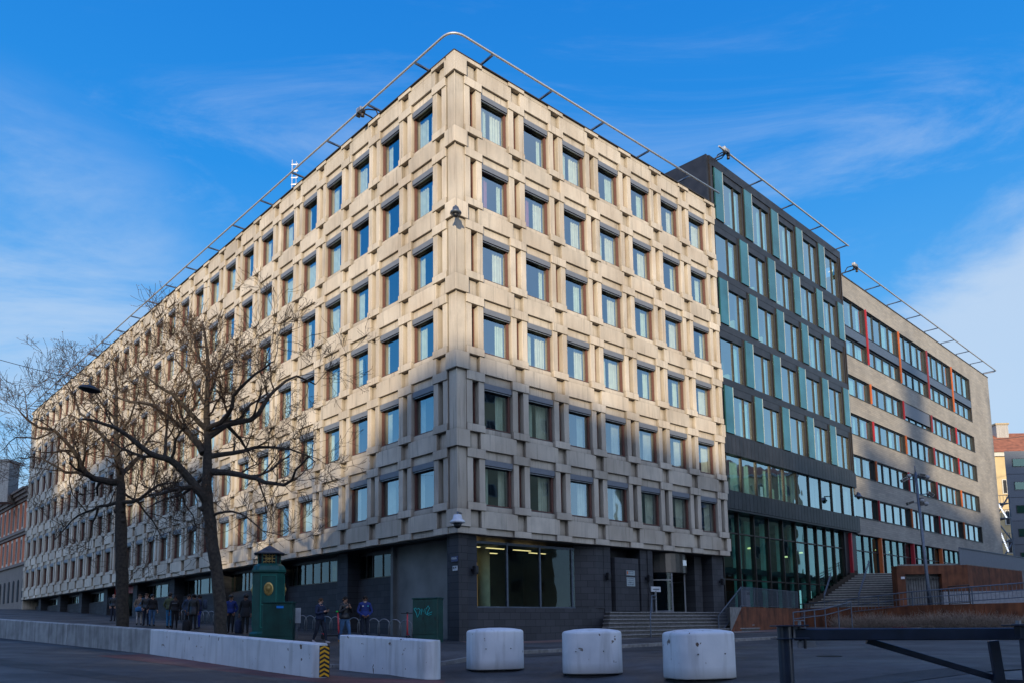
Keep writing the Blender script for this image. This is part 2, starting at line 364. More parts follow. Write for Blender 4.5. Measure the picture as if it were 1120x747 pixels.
# the corner: recessed post with a groove, proud blocks at every floor
def corner_pt(d, e): return C0 + nR * d + nL * e
def corner_prism(d, lenr, lenl, z0, z1):
    p0 = C0 + (nR + nL) * d
    a = p0 + uR * lenr; b = p0 + uL * lenl
    a2 = a - nR * (d + .3); b2 = b - nL * (d + .3)
    inn = C0 - (nR + nL) * .3
    wall.prism([(p.x, p.y) for p in (p0, a, a2, inn, b2, b)], z0, z1, cm)
zlow = ZT - (NF - 1) * H - 3.02
for r in range(NF):
    z = ZT - r * H
    corner_prism(.27, .04, .04, z - 2.275, z + .375)
    corner_prism(.19, .30, .30, z - 2.274, z + .374)
for z in [ZT + .38 - i * H for i in range(NF + 1)]: corner_prism(.36, .74, .74, z, z + .74)
for z in [ZT + .38 - i * H for i in range(NF + 1)]: corner_prism(.15, 1.1, 1.1, z + .01, z + .72)
corner_prism(.34, .62, .62, ZT + 1.12, ZT + 1.30); corner_prism(.30, .62, .62, zlow - .28, zlow - .003)
# end stub on the right where the grid stops, and the outer ends
XR = 1.28 + 7 * B
for z in [ZT + .38 - i * H for i in range(NF + 1)]: wall.box(XR - .24, XR + .16, -.29, .5, z + .003, z + .735, cm, TR)
wall.box(XR - .02, XR + .012, -.05, .6, zlow - .28, ZT + 1.30, cm, TR)
wall.box(XL0 - GW - .05, XL0 - GW + .02, -.2, 14, 3.0, ZT + 1.30, cm, TL)
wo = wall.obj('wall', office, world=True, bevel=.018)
# inner core and floors behind the glass, roof
core = MB()
Lr, Ll = XR, 78.62
def off_poly(d):   # L-shaped plan ring: simplified to a parallelogram-free rectangle of the two wings
    return d
def lb(x0, x1, y0, y1, z0, z1, mt, T): core.box(x0, x1, y0, y1, z0, z1, mt, T)
lb(1.9, XR - .1, 1.9, 12, 5.6, 26.8, M['room'], TR)
lb(-Ll + .3, -1.9, 1.9, 12, 5.6, 26.8, M['room'], TL)
for r in range(NF + 1):
    z = ZT + .36 - r * H
    lb(.3, XR - .1, .29, 12, z - .1, z + .55, M['room'], TR)
    lb(-Ll + .3, -.3, .29, 12, z - .1, z + .55, M['room'], TL)
core.obj('interior', office, world=True)
rf = MB()
rf.box(-.1, XR, -.1, 14, ZT + 1.10, ZT + 1.18, M['roof'], TR); rf.box(-Ll, .1, -.1, 14, ZT + 1.105, ZT + 1.185, M['roof'], TL)
# dark capping strip seen along the parapet
rf.box(-.33, XR + .02, -.36, .02, ZT + 1.302, ZT + 1.345, M['roof'], TR); rf.box(-Ll, .33, -.36, .02, ZT + 1.302, ZT + 1.343, M['roof'], TL)
rf.obj('roof', office, world=True)
# --- windows
def curtain_mesh(mb, x0, x1, z0, z1, y, mt, seed, T=None, amp=.022):
    rnd = random.Random(seed); n = max(8, int((x1 - x0) / .035)); vs = []
    ph = rnd.random() * 6; k = rnd.uniform(38, 52)
    for i in range(n + 1):
        x = x0 + (x1 - x0) * i / n; yy = y + amp * sin(k * x + ph) + amp * .5 * sin(k * .43 * x + ph * 2)
        vs += [(x, yy, z0), (x, yy, z1)]
    mb.add(vs, [(2 * i, 2 * i + 2, 2 * i + 3, 2 * i + 1) for i in range(n)], mt, T)
WH = 2.03
def win_frame(mb, T=None, x0=0., z0=0., w=WW, h=WH, t=.075):
    fr = M['frame_red']
    mb.box(x0, x0 + t, -.09, .04, z0 + .03, z0 + h - .3, fr, T); mb.box(x0 + w - t - .03, x0 + w - .02, -.09, .04, z0 + .03, z0 + h - .3, fr, T)
    mb.box(x0 + t, x0 + w - t - .03, -.05, .04, z0 + .03, z0 + .09, fr, T); mb.box(x0 + t, x0 + w - t - .03, -.03, .04, z0 + h - .315, z0 + h - .27, M['black'], T)
    mb.box(x0 + .003, x0 + w - .003, -.135, .05, z0 + .0, z0 + .028, M['black'], T)
def win_blind(mb, T=None, x0=0., z0=0.):
    mb.box(x0 + .012, x0 + WW - .012, -.225, -.02, z0 + WH - .25, z0 + WH - .006, M['blind'], T)
    mb.box(x0 + .03, x0 + WW - .03, -.17, -.03, z0 + WH - .285, z0 + WH - .252, M['black'], T)
    mb.box(x0 + .03, x0 + WW - .03, -.19, -.13, z0 + WH - .315, z0 + WH - .288, M['galv'], T)
def win_pane(mb, T=None, x0=0., z0=0.): mb.quad((x0 + .07, 0, z0 + .08), (x0 + WW - .1, 0, z0 + .08), (x0 + WW - .1, 0, z0 + WH - .31), (x0 + .07, 0, z0 + WH - .31), M['glass'], T)
a = MB(); win_frame(a); FR = a.mesh('window_frame')
a = MB(); win_blind(a); BL = a.mesh('blind')
a = MB(); win_pane(a); PN = a.mesh('pane')
CV = []
spec = [(.0, .24, .62, 1), (.0, .10, .66, 1), (.0, .34, .76, 1), (.0, .16, .82, 1), (.0, .42, .58, 1), (.0, .06, .70, 1)]
for i, (a0, a1, b0, b1) in enumerate(spec):
    l, r_ = MB(), MB()
    mt1 = M['curtain'] if i % 2 else M['curtain2']
    curtain_mesh(l, .05 + a0 * 1.5, .05 + a1 * 1.5, .02, WH - .3, .24, M['curtain'], i)
    curtain_mesh(r_, .05 + b0 * 1.5, .05 + b1 * 1.5, .02, WH - .3, .26, mt1, i + 50)
    CV.append((l.mesh('curtain'), r_.mesh('curtain')))
pk = MB(); curtain_mesh(pk, .05, .7, .02, WH - .3, .25, M['curtain3'], 91); PINK = pk.mesh('curtain')
wins = []
for T, X0, nb, an in ((TR, 1.28, 7, ANR), (TL, XL0, 29, ANL)):
    for k in range(nb):
        for r in range(NF):
            p = T @ V3((X0 + k * B, 0, ZT - r * H - WH)); wins.append((p.length, p, an, T, X0 + k * B, ZT - r * H - WH, k, r))
wins.sort(key=lambda w: (w[1] - EYE).length)
far = MB()
for i, (d, p, an, T, x, z, k, r) in enumerate(wins):
    v = random.randrange(6)
    if i < 100:
        w = inst('window', FR, office, p - office.location, an)
        inst('blind', BL, w, (0, 0, 0)); inst('pane', PN, w, (0, 0, 0))
        pink = (an == ANR and (k, r) in ((0, 1), (1, 1)))
        c = inst('curtain', PINK if pink else CV[v][0], w, (0, 0, 0)); inst('curtain', CV[v][1], w, (0, 0, 0))
        if pink: c['label'] = 'dusky pink curtain behind the glass'
    else:
        win_frame(far, T, x, z); win_blind(far, T, x, z); win_pane(far, T, x, z)
        a0, a1, b0, b1 = spec[v]
        for q0, q1, s_ in ((a0, a1, 0), (b0, b1, 50)):
            TT = T @ Matrix.Translation((x, 0, z)); curtain_mesh(far, .05 + q0 * 1.5, .05 + q1 * 1.5, .02, WH - .3, .25, M['curtain'], v + s_, TT)
tag(far.obj('window', office, world=True), kind='stuff')
SH = 1.93
def slot(mb, T=None, x0=0., z0=0.):
    fr = M['frame_red']; w = SW_
    mb.box(x0 + .0, x0 + .03, .04, .15, z0, z0 + SH, fr, T); mb.box(x0 + w - .07, x0 + w, .0, .15, z0, z0 + SH, fr, T)
    mb.box(x0 + .03, x0 + w - .075, -.0, .15, z0, z0 + .05, fr, T); mb.quad((x0 + .03, .10, z0 + .05), (x0 + w - .07, .10, z0 + .05), (x0 + w - .07, .10, z0 + SH), (x0 + .03, .10, z0 + SH), M['glass'], T)
    mb.box(x0, x0 + w, -.16, -.10, z0 - .0, z0 + .02, M['black'], T)
    curtain_mesh(mb, x0 + .01, x0 + w - .02, z0 + .02, z0 + SH, .2, M['curtain'], 3, T, .015)
a = MB(); slot(a); SL = a.mesh('slot_window')
slots = []
for T, X0, nb, an in ((TR, 1.28, 7, ANR), (TL, XL0, 29, ANL)):
    for k in range(nb + 1):
        for r in range(NF):
            p = T @ V3((X0 + k * B - GW + PW, 0, ZT - r * H - 1.95)); slots.append((p, an, T, X0 + k * B - GW + PW, ZT - r * H - 1.95))
slots.sort(key=lambda w: (w[0] - EYE).length)
fs_ = MB()
for i, (p, an, T, x, z) in enumerate(slots):
    if i < 100: inst('slot_window', SL, office, p - office.location, an)
    else: slot(fs_, T, x, z)
tag(fs_.obj('slot_window', office, world=True), kind='stuff')

# --- roof-edge cleaning rail on outriggers
ZR = ZT + 1.70
def rail_run(T, x0, x1, step, d=.80):
    br = MB(); x = x0
    while x < x1:
        br.box(x - .045, x + .045, -d, .3, ZR - .09, ZR - .0, M['steel_b'], T); x += step
    return br
pts = []
P_ = lambda T, x, y: T @ V3((x, y, ZR + .03))
pts.append(P_(TL, -Ll - .3, -.85)); pts.append(P_(TL, -40, -.85)); pts.append(P_(TL, .1, -.85))
cc = C0 + (nR + nL) * .85
for i in range(1, 8):
    t = i / 8; a_ = P_(TL, .1, -.85); b_ = P_(TR, -.1, -.85); c_ = V3((cc.x, cc.y, ZR + .03))
    pts.append(a_ * (1 - t) ** 2 + c_ * 2 * t * (1 - t) + b_ * t * t)
pts += [P_(TR, -.1, -.85), P_(TR, 10, -.85), P_(TR, XR - .2, -.85)]
rl = MB(); rl.tube(pts, .052, M['rail'], 8); rl.obj('cleaning_rail', office, world=True, smooth=True)
bo = MB(); wk = 0
for x in [1.5 + i * 3.8 for i in range(5)]:
    q = MB(); q.box(x - .045, x + .045, -.85, .5, ZR - .08, ZR, M['steel_b'], TR); q.box(x - .04, x + .04, .42, .5, ZT + 1.3, ZR - .08, M['steel_b'], TR); q.obj('rail_bracket', office, world=True)
for i in range(20):
    x = -1.9 - i * 4.0
    q = MB(); q.box(x - .045, x + .045, -.85, .5, ZR - .08, ZR, M['steel_b'], TL); q.box(x - .04, x + .04, .42, .5, ZT + 1.3, ZR - .08, M['steel_b'], TL); q.obj('rail_bracket', office, world=True)
ri = MB(); zi = ZT + 1.62
ri.tube([TL @ V3((-Ll, .1, zi)), C0 + V3((0, 0, zi)), TR @ V3((XR, .1, zi))], .03, M['black'], 6)
for i in range(16): x = -i * 5 - 1; ri.tube([TL @ V3((x, .1, zi)), TL @ V3((x, .1, ZT + 1.3))], .02, M['black'], 5)
for i in range(5): x = i * 4 + 1; ri.tube([TR @ V3((x, .1, zi)), TR @ V3((x, .1, ZT + 1.3))], .02, M['black'], 5)
ri.obj('roof_handrail', office, world=True)

# --- ground floor of the office block
GZ0 = .0
ZS = zlow - .28                       # soffit height
gf = MB(); s_, sl = M['slate'], M['slate_l']
gf.box(-.2, XR + .1, .02, .5, ZS + .01, ZS + .2, M['black'], TR)
gf.box(.0, XR - .0, -.05, 4.0, ZS - .03, ZS + .005, M['black'], TR); gf.box(-Ll, -.0, -.05, 4.0, ZS - .035, ZS + .006, M['black'], TL)
# right face, left to right: corner pier, window bay, pier, plaque niche, pier, entrance, pier
gf.box(-.08, .42, -.08, .52, GZ0, ZS - .04, s_, TR)
gf.box(.423, .97, .05, .9, GZ0, ZS - .04, s_, TR)
gf.box(.97, 9.1, .03, .9, GZ0, 2.37, s_, TR)                       # plinth below the shop window
gf.box(8.55, 9.1, .0, 1.2, 2.374, ZS - .04, s_, TR)
gf.prism([(7.5, .55), (8.55, .0 + .003), (8.55, .9), (7.5, .9)], 2.374, ZS - .04, s_, TR)
gf.box(9.1, 9.6, -.02, 1.2, .8, ZS - .04, s_, TR)
gf.box(9.6, 12.0, .9, 1.2, .8, ZS - .04, M['black'], TR)
gf.box(9.9, 11.75, -.05, .3, 2.25, 4.92, M['slate'], TR)           # plaque slab
gf.box(12.0, 12.55, .02, 1.2, .8, ZS - .04, s_, TR); gf.box(12.55, 12.95, -.04, 1.0, .8, ZS - .04, s_, TR)
gf.box(18.5, 19.6, .02, 1.4, .8, ZS - .04, s_, TR); gf.box(19.6, 19.95, .3, 4, .8, ZS - .04, s_, TR)
gf.box(17.6, 18.3, .6, 2.2, 2.2, ZS - .04, s_, TR)
gf.box(9.0, 19.9, 4.2, 4.4, .9, ZS, M['dark'], TR); gf.box(12.75, 12.94, 1.0, 4.19, 2.2, ZS - .05, M['dark'], TR); gf.box(18.5, 18.7, 1.4, 4.19, 2.2, ZS - .05, M['dark'], TR); gf.box(9.12, 9.3, 1.2, 4.19, 2.2, ZS - .05, M['dark'], TR)
# street (left) face: wall 1.15 m back with strip windows above, piers between
piers = [0.6, 9.6, 17.3, 25.4, 33.6, 41.7, 49.5, 57.3, 65.0, 73.0]
gf.box(-.8, -.03, .0, 1.0, GZ0, ZS - .04, sl, TL)
for i in range(len(piers)):
    u0 = piers[i]; u1 = piers[i + 1] if i + 1 < len(piers) else 78.4
    gf.box(-u0 - 1.0 if i else -1.0, -u0 if i else -.8, .45 if i else 1.0, 1.5, GZ0, ZS - .04, sl, TL)
    if i == 5:
        continue                                                   # a doorway with a red header stands here
    zt_ = 4.05 + max(0, u0 - 20) * .012
    gf.box(-u1, -u0 - 1.0, 1.1, 1.5, GZ0, zt_, sl, TL)
    gf.box(-u1, -u0 - 1.0, 1.13, 1.4, ZS - .22, ZS - .04, M['black'], TL)
gf.box(-49.5, -42.7, 3.5, 3.7, 1.5, ZS - .04, M['dark'], TL)
gf.obj('ground_floor_wall', office, world=True)
# dark room behind the strip windows and shop window
it = MB()
it.box(.5, 9, 5.6, 5.8, 1, ZS - .04, M['room'], TR); it.box(.9, 9, .9, 5.6, 1.9, 2.0, M['granite'], TR)
it.box(.7, .9, .9, 5.6, 1, ZS - .04, M['room'], TR); it.box(8.9, 9.09, 1.2, 5.6, 1, ZS - .04, M['room'], TR)
it.box(-78, -6, 3.6, 3.8, 1, ZS - .04, M['room'], TL)
it.obj('ground_floor_room', office, world=True)
warm = emis('warm_wall_glow', (.9, .5, .18), .22); strip = emis('ceiling_light', (1, .75, .35), 1.6)
q = MB(); q.tube([TR @ V3((3.9, 3.0, 2.0)), TR @ V3((3.9, 3.0, ZS - .1))], .3, M['curtain2'], 20); q.obj('lit_column', office, world=True, smooth=True)
q = MB(); q.box(.95, 2.0, 4.9, 5.0, 2, 4.6, warm, TR); q.box(4.4, 5.2, 4.9, 5.0, 2, 4.8, warm, TR); q.obj('glowing_wall_panel', office, world=True)  # wall panels glow by themselves in place of warm lamp light
for i, (x, y) in enumerate([(1.6, 1.8), (3.2, 1.9), (4.9, 1.9), (2.4, 3.4), (6.6, 2.6), (4.4, 3.8)]):
    q = MB(); q.box(x, x + 1.1, y, y + .12, ZS - .28, ZS - .25, strip, TR); tag(q.obj('ceiling_lamp', office, world=True))
# shop window
sw = MB()
for x, w_ in ((.97, .06), (3.05, .09), (5.1, .09), (7.25, .09)): sw.box(x, x + w_, .42, .54, 2.38, ZS - .16, M['steel_b'], TR)
sw.box(1.03, 7.5, .44, .54, 2.375, 2.44, M['steel_b'], TR); sw.box(1.03, 7.5, .44, .54, ZS - .28, ZS - .17, M['steel_b'], TR)
swo = sw.obj('shop_window', office, world=True)
q = MB()
for x0, x1 in ((1.03, 3.05), (3.14, 5.1), (5.19, 7.25), (7.34, 7.5)): q.quad((x0, .48, 2.44), (x1, .48, 2.44), (x1, .48, ZS - .28), (x0, .48, ZS - .28), M['glass_d'], TR)
q.obj('pane', swo, world=True)
for i in range(len(piers)):
    u0 = piers[i]; u1 = piers[i + 1] if i + 1 < len(piers) else 78.4
    if i == 5: continue
    zt_ = 4.05 + max(0, u0 - 20) * .012 + .003
    w = MB(); x = u0 + 1.1; 
    w.box(-u1, -u0 - 1.0, 1.16, 1.26, zt_, zt_ + .06, M['bronze'], TL)
    while x < u1:
        w.box(-x - .06, -x, 1.16, 1.26, zt_ + .06, ZS - .22, M['bronze'], TL); x += random.choice((.55, .9, 1.6))
    w = w.obj('strip_window', office, world=True)
    q = MB(); q.quad((-u1, 1.2, zt_ + .06), (-u0 - 1.0, 1.2, zt_ + .06), (-u0 - 1.0, 1.2, ZS - .22), (-u1, 1.2, ZS - .22), M['glass_d'], TL); q.obj('pane', w, world=True)
    q = MB(); x = u0 + 1.3
    for j in range(3):
        x = random.uniform(u0 + 1.3, u1 - 1.2); curtain_mesh(q, -x - .5, -x, zt_, ZS - .2, 1.6, M['curtain2'], i * 7 + j, TL)
    q.obj('curtain', w, world=True)
q = MB(); q.box(-49.4, -42.8, 1.0, 1.1, ZS - .6, ZS - .05, M['red'], TL); q.obj('door_header', office, world=True)['label'] = 'red header over the street doorway'
# entrance: curved drum over revolving door, open dark doorway
en = MB(); dc = TR @ V3((15.6, 1.9, 0))
en2 = MB(); en2.lathe([(1.75, 4.35), (1.8, 4.36), (1.8, ZS - .05), (1.75, ZS - .04)], mat('brushed_bronze_canopy', (.10, .09, .085), .3, metal=.7, var=.1), 36, Matrix.Translation((dc.x, dc.y, 0)))
en2.obj('door_canopy', office, world=True, smooth=False)
T2 = Matrix.Translation((dc.x, dc.y, 0)); 
for nm, lo, hi in (('curved_screen', -1.75, -.35), ('curved_screen', .9, 1.75)):
    drum = MB(); rels = [lo + (hi - lo) * k / 8 for k in range(9)]; pp = [(1.7 * cos(ANR - pi / 2 + t), 1.7 * sin(ANR - pi / 2 + t)) for t in rels]
    for k in range(8): drum.quad((*pp[k], 2.22), (*pp[k + 1], 2.22), (*pp[k + 1], 4.35), (*pp[k], 4.35), M['glass_d'], T2)
    o = drum.obj('curved_screen', office, world=True); drum = MB(); drum.tube([T2 @ V3((*p_, 3.95)) for p_ in pp], .035, M['rail'], 6); drum.tube([T2 @ V3((*p_, 2.26)) for p_ in pp], .04, M['galv'], 6); drum.obj('band', o, world=True)
drum = MB()
for rel in (-1.75, -1.05, -.35, .9, 1.75):
    a0 = ANR - pi / 2 + rel; drum.box(-.04, .04, -.04, .04, 2.2, 4.35, M['galv'], T2 @ Matrix.Translation((1.7 * cos(a0), 1.7 * sin(a0), 0))); drum.obj('door_post', office, world=True); drum = MB()
q = MB(); q.box(12.98, 15, 3.2, 3.3, 3.9, 3.96, M['galv'], TR); q.box(14.0, 14.06, 3.2, 3.3, 2.2, ZS - .1, M['galv'], TR); q.box(13.0, 14.7, 3.25, 3.26, 2.3, ZS - .1, M['glass_d'], TR); q.obj('door_glazing', office, world=True)
q = MB(); q.box(15.8, 16.1, -.01 , .02, 4.75, 5.05, emis('white_pictogram', (.7, .8, .85), .1), TR @ Matrix.Translation((0, .08, 0))); q.obj('pictogram_sign', office, world=True)

# --- fittings on the block: each a thing of its own
def wall_lamp(x, lbl):
    q = MB(); q.box(x - .09, x + .09, -.30, -.1, 3.75, 4.12, M['black'], TR); q.box(x - .05, x + .05, -.12, .05, 3.88, 4.0, M['black'], TR)
    q.prism([(x - .09, -.3), (x + .09, -.3), (x + .06, -.34), (x - .06, -.34)][::-1], 3.8, 4.08, M['black'], TR)
    tag(q.obj('wall_lamp', None, world=True, bevel=.02), lbl, 'wall lamp', 'black wall lamps on the entrance piers')
wall_lamp(.72, 'small black wall lamp on the pier left of the wide shop window')
wall_lamp(9.2, 'small black wall lamp on the pier left of the plaque slab')
wall_lamp(12.4, 'small black wall lamp between the plaque slab and the entrance')
wall_lamp(19.15, 'small black wall lamp on the last pier right of the entrance')
blue = mat('blue_enamel', (.02, .03, .12), .3); white = mat('white_enamel', (.55, .57, .6), .4); pale = mat('pale_plate', (.34, .40, .42), .5)
def plate(nm, x0, x1, z0, z1, y, T, mt, ink, rows, lbl, cat, cnt=8, par=None):
    r = thing(nm, T @ V3(((x0 + x1) / 2, y, z0)), lbl, cat)
    q = MB(); q.box(x0, x1, y - .03, y, z0, z1, mt, T); q.obj('plate', r, world=True)
    q = MB(); n = 0
    for k in range(rows):
        zz = z1 - (k + .75) * (z1 - z0) / (rows + .3); hh = (z1 - z0) / (rows + .3) * .5; x = x0 + (x1 - x0) * .1
        rr = random.Random(k * 13 + int(x0 * 10))
        while x < x1 - (x1 - x0) * .12:
            w_ = (x1 - x0) * .8 / cnt * rr.uniform(.5, .85)
            q.box(x, x + w_ * .35, y - .034, y - .028, zz, zz + hh, ink, T); q.box(x + w_ * .35, x + w_, y - .034, y - .028, zz + rr.choice((0, .4, .7)) * hh, zz + rr.choice((.85, 1)) * hh * 1.0 if rr.random() > 2 else zz + hh, ink, T) if rr.random() > .5 else q.box(x + w_ * .35, x + w_, y - .034, y - .028, zz, zz + hh * .3, ink, T)
            x += (x1 - x0) * .8 / cnt
    q.obj('lettering', r, world=True); return r
plate('street_sign', -.38, .05, 4.28, 4.50, -.09, TL, blue, white, 1, 'dark blue street name sign with white letters on the corner pier', 'street sign')
plate('house_sign', -.28, .02, 3.90, 4.10, -.09, TL, white, M['black'], 1, 'small whitish sign below the blue street name sign', 'sign', 4)
plate('name_plate', 1.7, 3.1, ZS + .05, ZS + .24, -.115, TR, mat('pale_grey_letterboard', (.20, .225, .24), .6), M['blind'], 1, 'long pale nameplate let into the lowest concrete lintel beside the corner', 'nameplate', 12)
r_ = plate('entrance_plaque', 10.75, 11.4, 4.05, 4.3, -.055, TR, pale, M['steel_b'], 2, 'upper narrow plaque with an orange emblem on the slate slab', 'plaque', 6)
q = MB(); q.box(10.77, 10.86, -.092, -.08, 4.1, 4.25, M['orange'], TR); q.obj('emblem', r_, world=True)
plate('entrance_plaque', 10.75, 11.4, 3.5, 3.95, -.055, TR, pale, M['steel_b'], 4, 'lower larger pale plaque on the slate slab beside the entrance', 'plaque', 6)

def dome_camera(loc, lbl, s=1.0, white_=True):
    r = thing('security_camera', loc, lbl, 'security camera'); mt = mat('camera_white', (.6, .62, .66), .35) if white_ else M['steel_b']
    q = MB(); q.lathe([(.02, .42 * s), (.16 * s, .40 * s), (.2 * s, .22 * s), (.30 * s, .14 * s), (.31 * s, .06 * s), (.2 * s, .03 * s)], mt, 20); q.obj('housing', r, smooth=True)
    q = MB(); q.lathe([(.17 * s, .03 * s), (.15 * s, -.08 * s), (.08 * s, -.15 * s), (.01, -.17 * s)], M['black'], 18); q.obj('dome', r, smooth=True)
    q = MB(); q.tube([(0, 0, .4 * s), (0, 0, .5 * s), (.12, .5, .52 * s)], .04, M['steel_b'], 8); q.obj('arm', r)
    return r
dome_camera(at(500.5, 573, 32.5), 'white dome camera at the bottom of the concrete corner')
dome_camera(at(498.5, 235, 32.6), 'dark dome camera high up on the concrete corner', .8, False)

# machinery clamped to the rail: cable trolleys
def trolley(c, T, lbl, dirx):
    r = thing('rail_trolley', c, lbl, 'cleaning trolley'); r.scale = (.75, .75, .75)
    q = MB()
    q.box(-.25, .25, -.18, .18, -.16, .14, M['galv']); q.box(-.42, -.2, -.1, .22, .0, .28, M['rail']); q.obj('carriage', r, rz=dirx, bevel=.03)
    for dx in (-.3, .3):
        w = MB(); w.tube([(dx, -.12, -.22), (dx, .12, -.22)], .13, M['black'], 14); w.obj('wheel', r, rz=dirx)
    q = MB(); q.tube([(0, 0, 0), (.2, .5, .2), (.35, 1.0, .28), (.3, 1.25, -.1)], .05, M['bronze'], 8); q.tube([(0, 0, -.1), (.2, .6, -.28), (.1, 1.2, -.3)], .05, M['bronze'], 8); q.obj('arm', r, rz=dirx)
    q = MB(); q.lathe([(.04, -.62), (.13, -.58), (.13, -.42), (.04, -.38)], M['bronze'], 14, Matrix.Translation((.25, 0, 0))); q.obj('spotlight', r, rz=dirx)
    return r
trolley(P_(TL, -6.6, -.85), TL, 'cluster of lamps and pulleys clamped on the rail above the street front', ANL)
antenna = thing('aerial_mast', TL @ V3((-18.6, 1.6, ZT + 1.3)), 'thin ladder-like aerial standing on the flat concrete roof', 'antenna'); antenna.scale = (.62, .62, 1)
q = MB(); q.tube([(-.12, 0, 0), (-.12, 0, 4.3)], .05, M['rail'], 6); q.tube([(.3, 0, 1.6), (.3, 0, 4.2)], .03, M['rail'], 6); q.obj('mast', antenna)
for i in range(6):
    q = MB(); q.box(-.2, .46, -.03, .03, 1.7 + i * .45, 1.77 + i * .45, M['rail']); q.lathe([(.07, 0), (.08, .05), (.07, .12)], M['rail'], 8, Matrix.Translation((.42, 0, 1.7 + i * .45))); q.obj('rung', antenna)

# entrance steps
st = thing('entrance_steps', TR @ V3((13, -1.5, .7)), 'broad granite steps rising to the office entrance', 'steps')
riser = mat('granite_riser', (.10, .098, .095), .9, var=.25, scale=5)  # darker granite copy: shade under the nosings put into the riser colour
for i in range(8):
    z1 = 2.2 - i * .18; x0 = max(9.1 - i * .45, 5.3); y0 = -.35 * i - .15
    q = MB(); q.box(x0, 19.75, y0 - .2, y0 + .19 if i else 4.2, z1 - .06, z1, M['granite'], TR)
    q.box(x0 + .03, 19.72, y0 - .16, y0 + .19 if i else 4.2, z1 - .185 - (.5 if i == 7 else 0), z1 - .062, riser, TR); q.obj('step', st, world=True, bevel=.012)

def handrail(name, pts, posts, lbl, cat, mt, r=.028, mid=True, group=None, balusters=0, base=None):
    pts = [V3(p) for p in pts]; c = pts[0].copy(); c.z = gz(c.x, c.y)
    t = thing(name, c, lbl, cat, group)
    q = MB(); q.tube(pts, r, mt, 8); q.obj('handrail', t, world=True, smooth=True)
    if mid: q = MB(); q.tube([p - V3((0, 0, mid if mid is not True else .18)) for p in pts], r * .8, mt, 8); q.obj('lower_rail', t, world=True, smooth=True)
    for p, zb in posts:
        q = MB(); q.tube([V3(p), V3((p[0], p[1], zb))], r * 1.05, mt, 8); q.obj('post', t, world=True)
    if balusters:
        q = MB(); 
        for i in range(len(pts) - 1):
            L = (pts[i + 1] - pts[i]).length; n = max(1, int(L / balusters))
            for k in range(n):
                p = pts[i].lerp(pts[i + 1], (k + .5) / n); h = base if base else .95
                q.tube([p, p - V3((0, 0, h))], .012, mt, 4, cap=False)
        q.tube([p - V3((0, 0, (base or .95) - .02)) for p in pts], r * .7, mt, 6)
        q.obj('balusters', t, world=True)
    return t
a_ = TR @ V3((9.5, -2.45, 1.80)); b_ = TR @ V3((12.5, -.25, 3.05))
handrail('stair_handrail', [a_, b_, b_ + uR * .4], [(a_, .75), (b_, 2.2)], 'double tube handrail rising up the middle of the entrance steps', 'handrail', M['steel_b'], .03)
q = MB(); q.tube([(0, 0, 0), (0, 0, 1.1)], .06, M['galv'], 12); pp = TR @ V3((12.95, -.15, 2.2))
nt_ = thing('notice_stand', pp, 'white notice on a post at the left of the entrance', 'sign'); q.obj('post', nt_)
q = MB(); q.box(-.35, .42, -.03, .03, 1.05, 1.32, white); q.obj('board', nt_, rz=ANR)
q = MB(); q.box(-.22, .3, -.034, -.031, 1.15, 1.2, M['steel_b']); q.obj('lettering', nt_, rz=ANR)

# ================================================================== THE GLASS-FRONTED BUILDING
G0 = C0 + uR * 20.0; TG = frame_T(G0, (CG, SG)); ANG = AG
gb = thing('glass_building', TG @ V3((9.6, 0, 1)), 'black clad office building with teal glass fins between concrete and grey blocks', 'building')
gw = MB(); cl, brz = M['cladding'], M['bronze']; GLn = 19.2
gw.box(0, GLn, -.10, .3, 29.85, 30.43, cl, TG)
gw.box(-.25, .02, -.02, 12, 8.35, 30.43, cl, TG)        # left return
gw.box(.02, .28, -.1, .3, 12.75, 29.85, brz, TG); gw.box(GLn - .12, GLn, -.1, .4, 12.75, 29.85, brz, TG)
rows = [(26.45, 29.85), (23.1, 26.05), (19.75, 22.65), (16.35, 19.3), (12.95, 15.9)]
for i in range(5):
    zt_ = rows[i][0]
    gw.box(.28, GLn - .12, -.06, .3, zt_ - .44, zt_, cl, TG)
gw.box(0, GLn, .3, 13, 30.2, 30.3, M['roof'], TG)
gw.box(.05, GLn - .05, 1.6, 12, 8.4, 30.1, M['room'], TG)
for z in (12.7, 16.0, 19.4, 22.8, 26.2, 29.7): gw.box(.05, GLn - .05, .35, 2, z - .25, z + .1, M['room'], TG)
gw.obj('wall', gb, world=True)
def clad_band(name, x0, x1, z0, z1, y):
    q = MB(); x = x0
    while x < x1 - .01:
        x2 = min(x + .46, x1); q.box(x + .012, x2 - .012, y, y + .1, z0, z1, cl, TG); x = x2
    q.box(x0, x1, y + .03, y + .8, z0 + .01, z1 - .01, M['black'], TG); return q.obj(name, gb, world=True)
clad_band('cladding_band', 0, GLn, 11.65, 12.74, -.18); clad_band('cladding_band', -.1, GLn + .05, 8.32, 9.38, -.22)
q = MB(); q.box(-.1, GLn + .05, -.19, 1.2, 8.2, 8.31, M['black'], TG); q.obj('soffit', gb, world=True)
def glass_fin(x, w, z0, z1):
    q = MB(); q.box(x, x + w, -.13, -.04, z0 + .01, z1 - .04, M['fin_glass'], TG); o = q.obj('glass_fin', gb, world=True)
    q = MB(); q.box(x + w, x + w + .03, -.15, -.02, z0, z1 - .02, M['rail'], TG); q.obj('edge_strip', o, world=True)
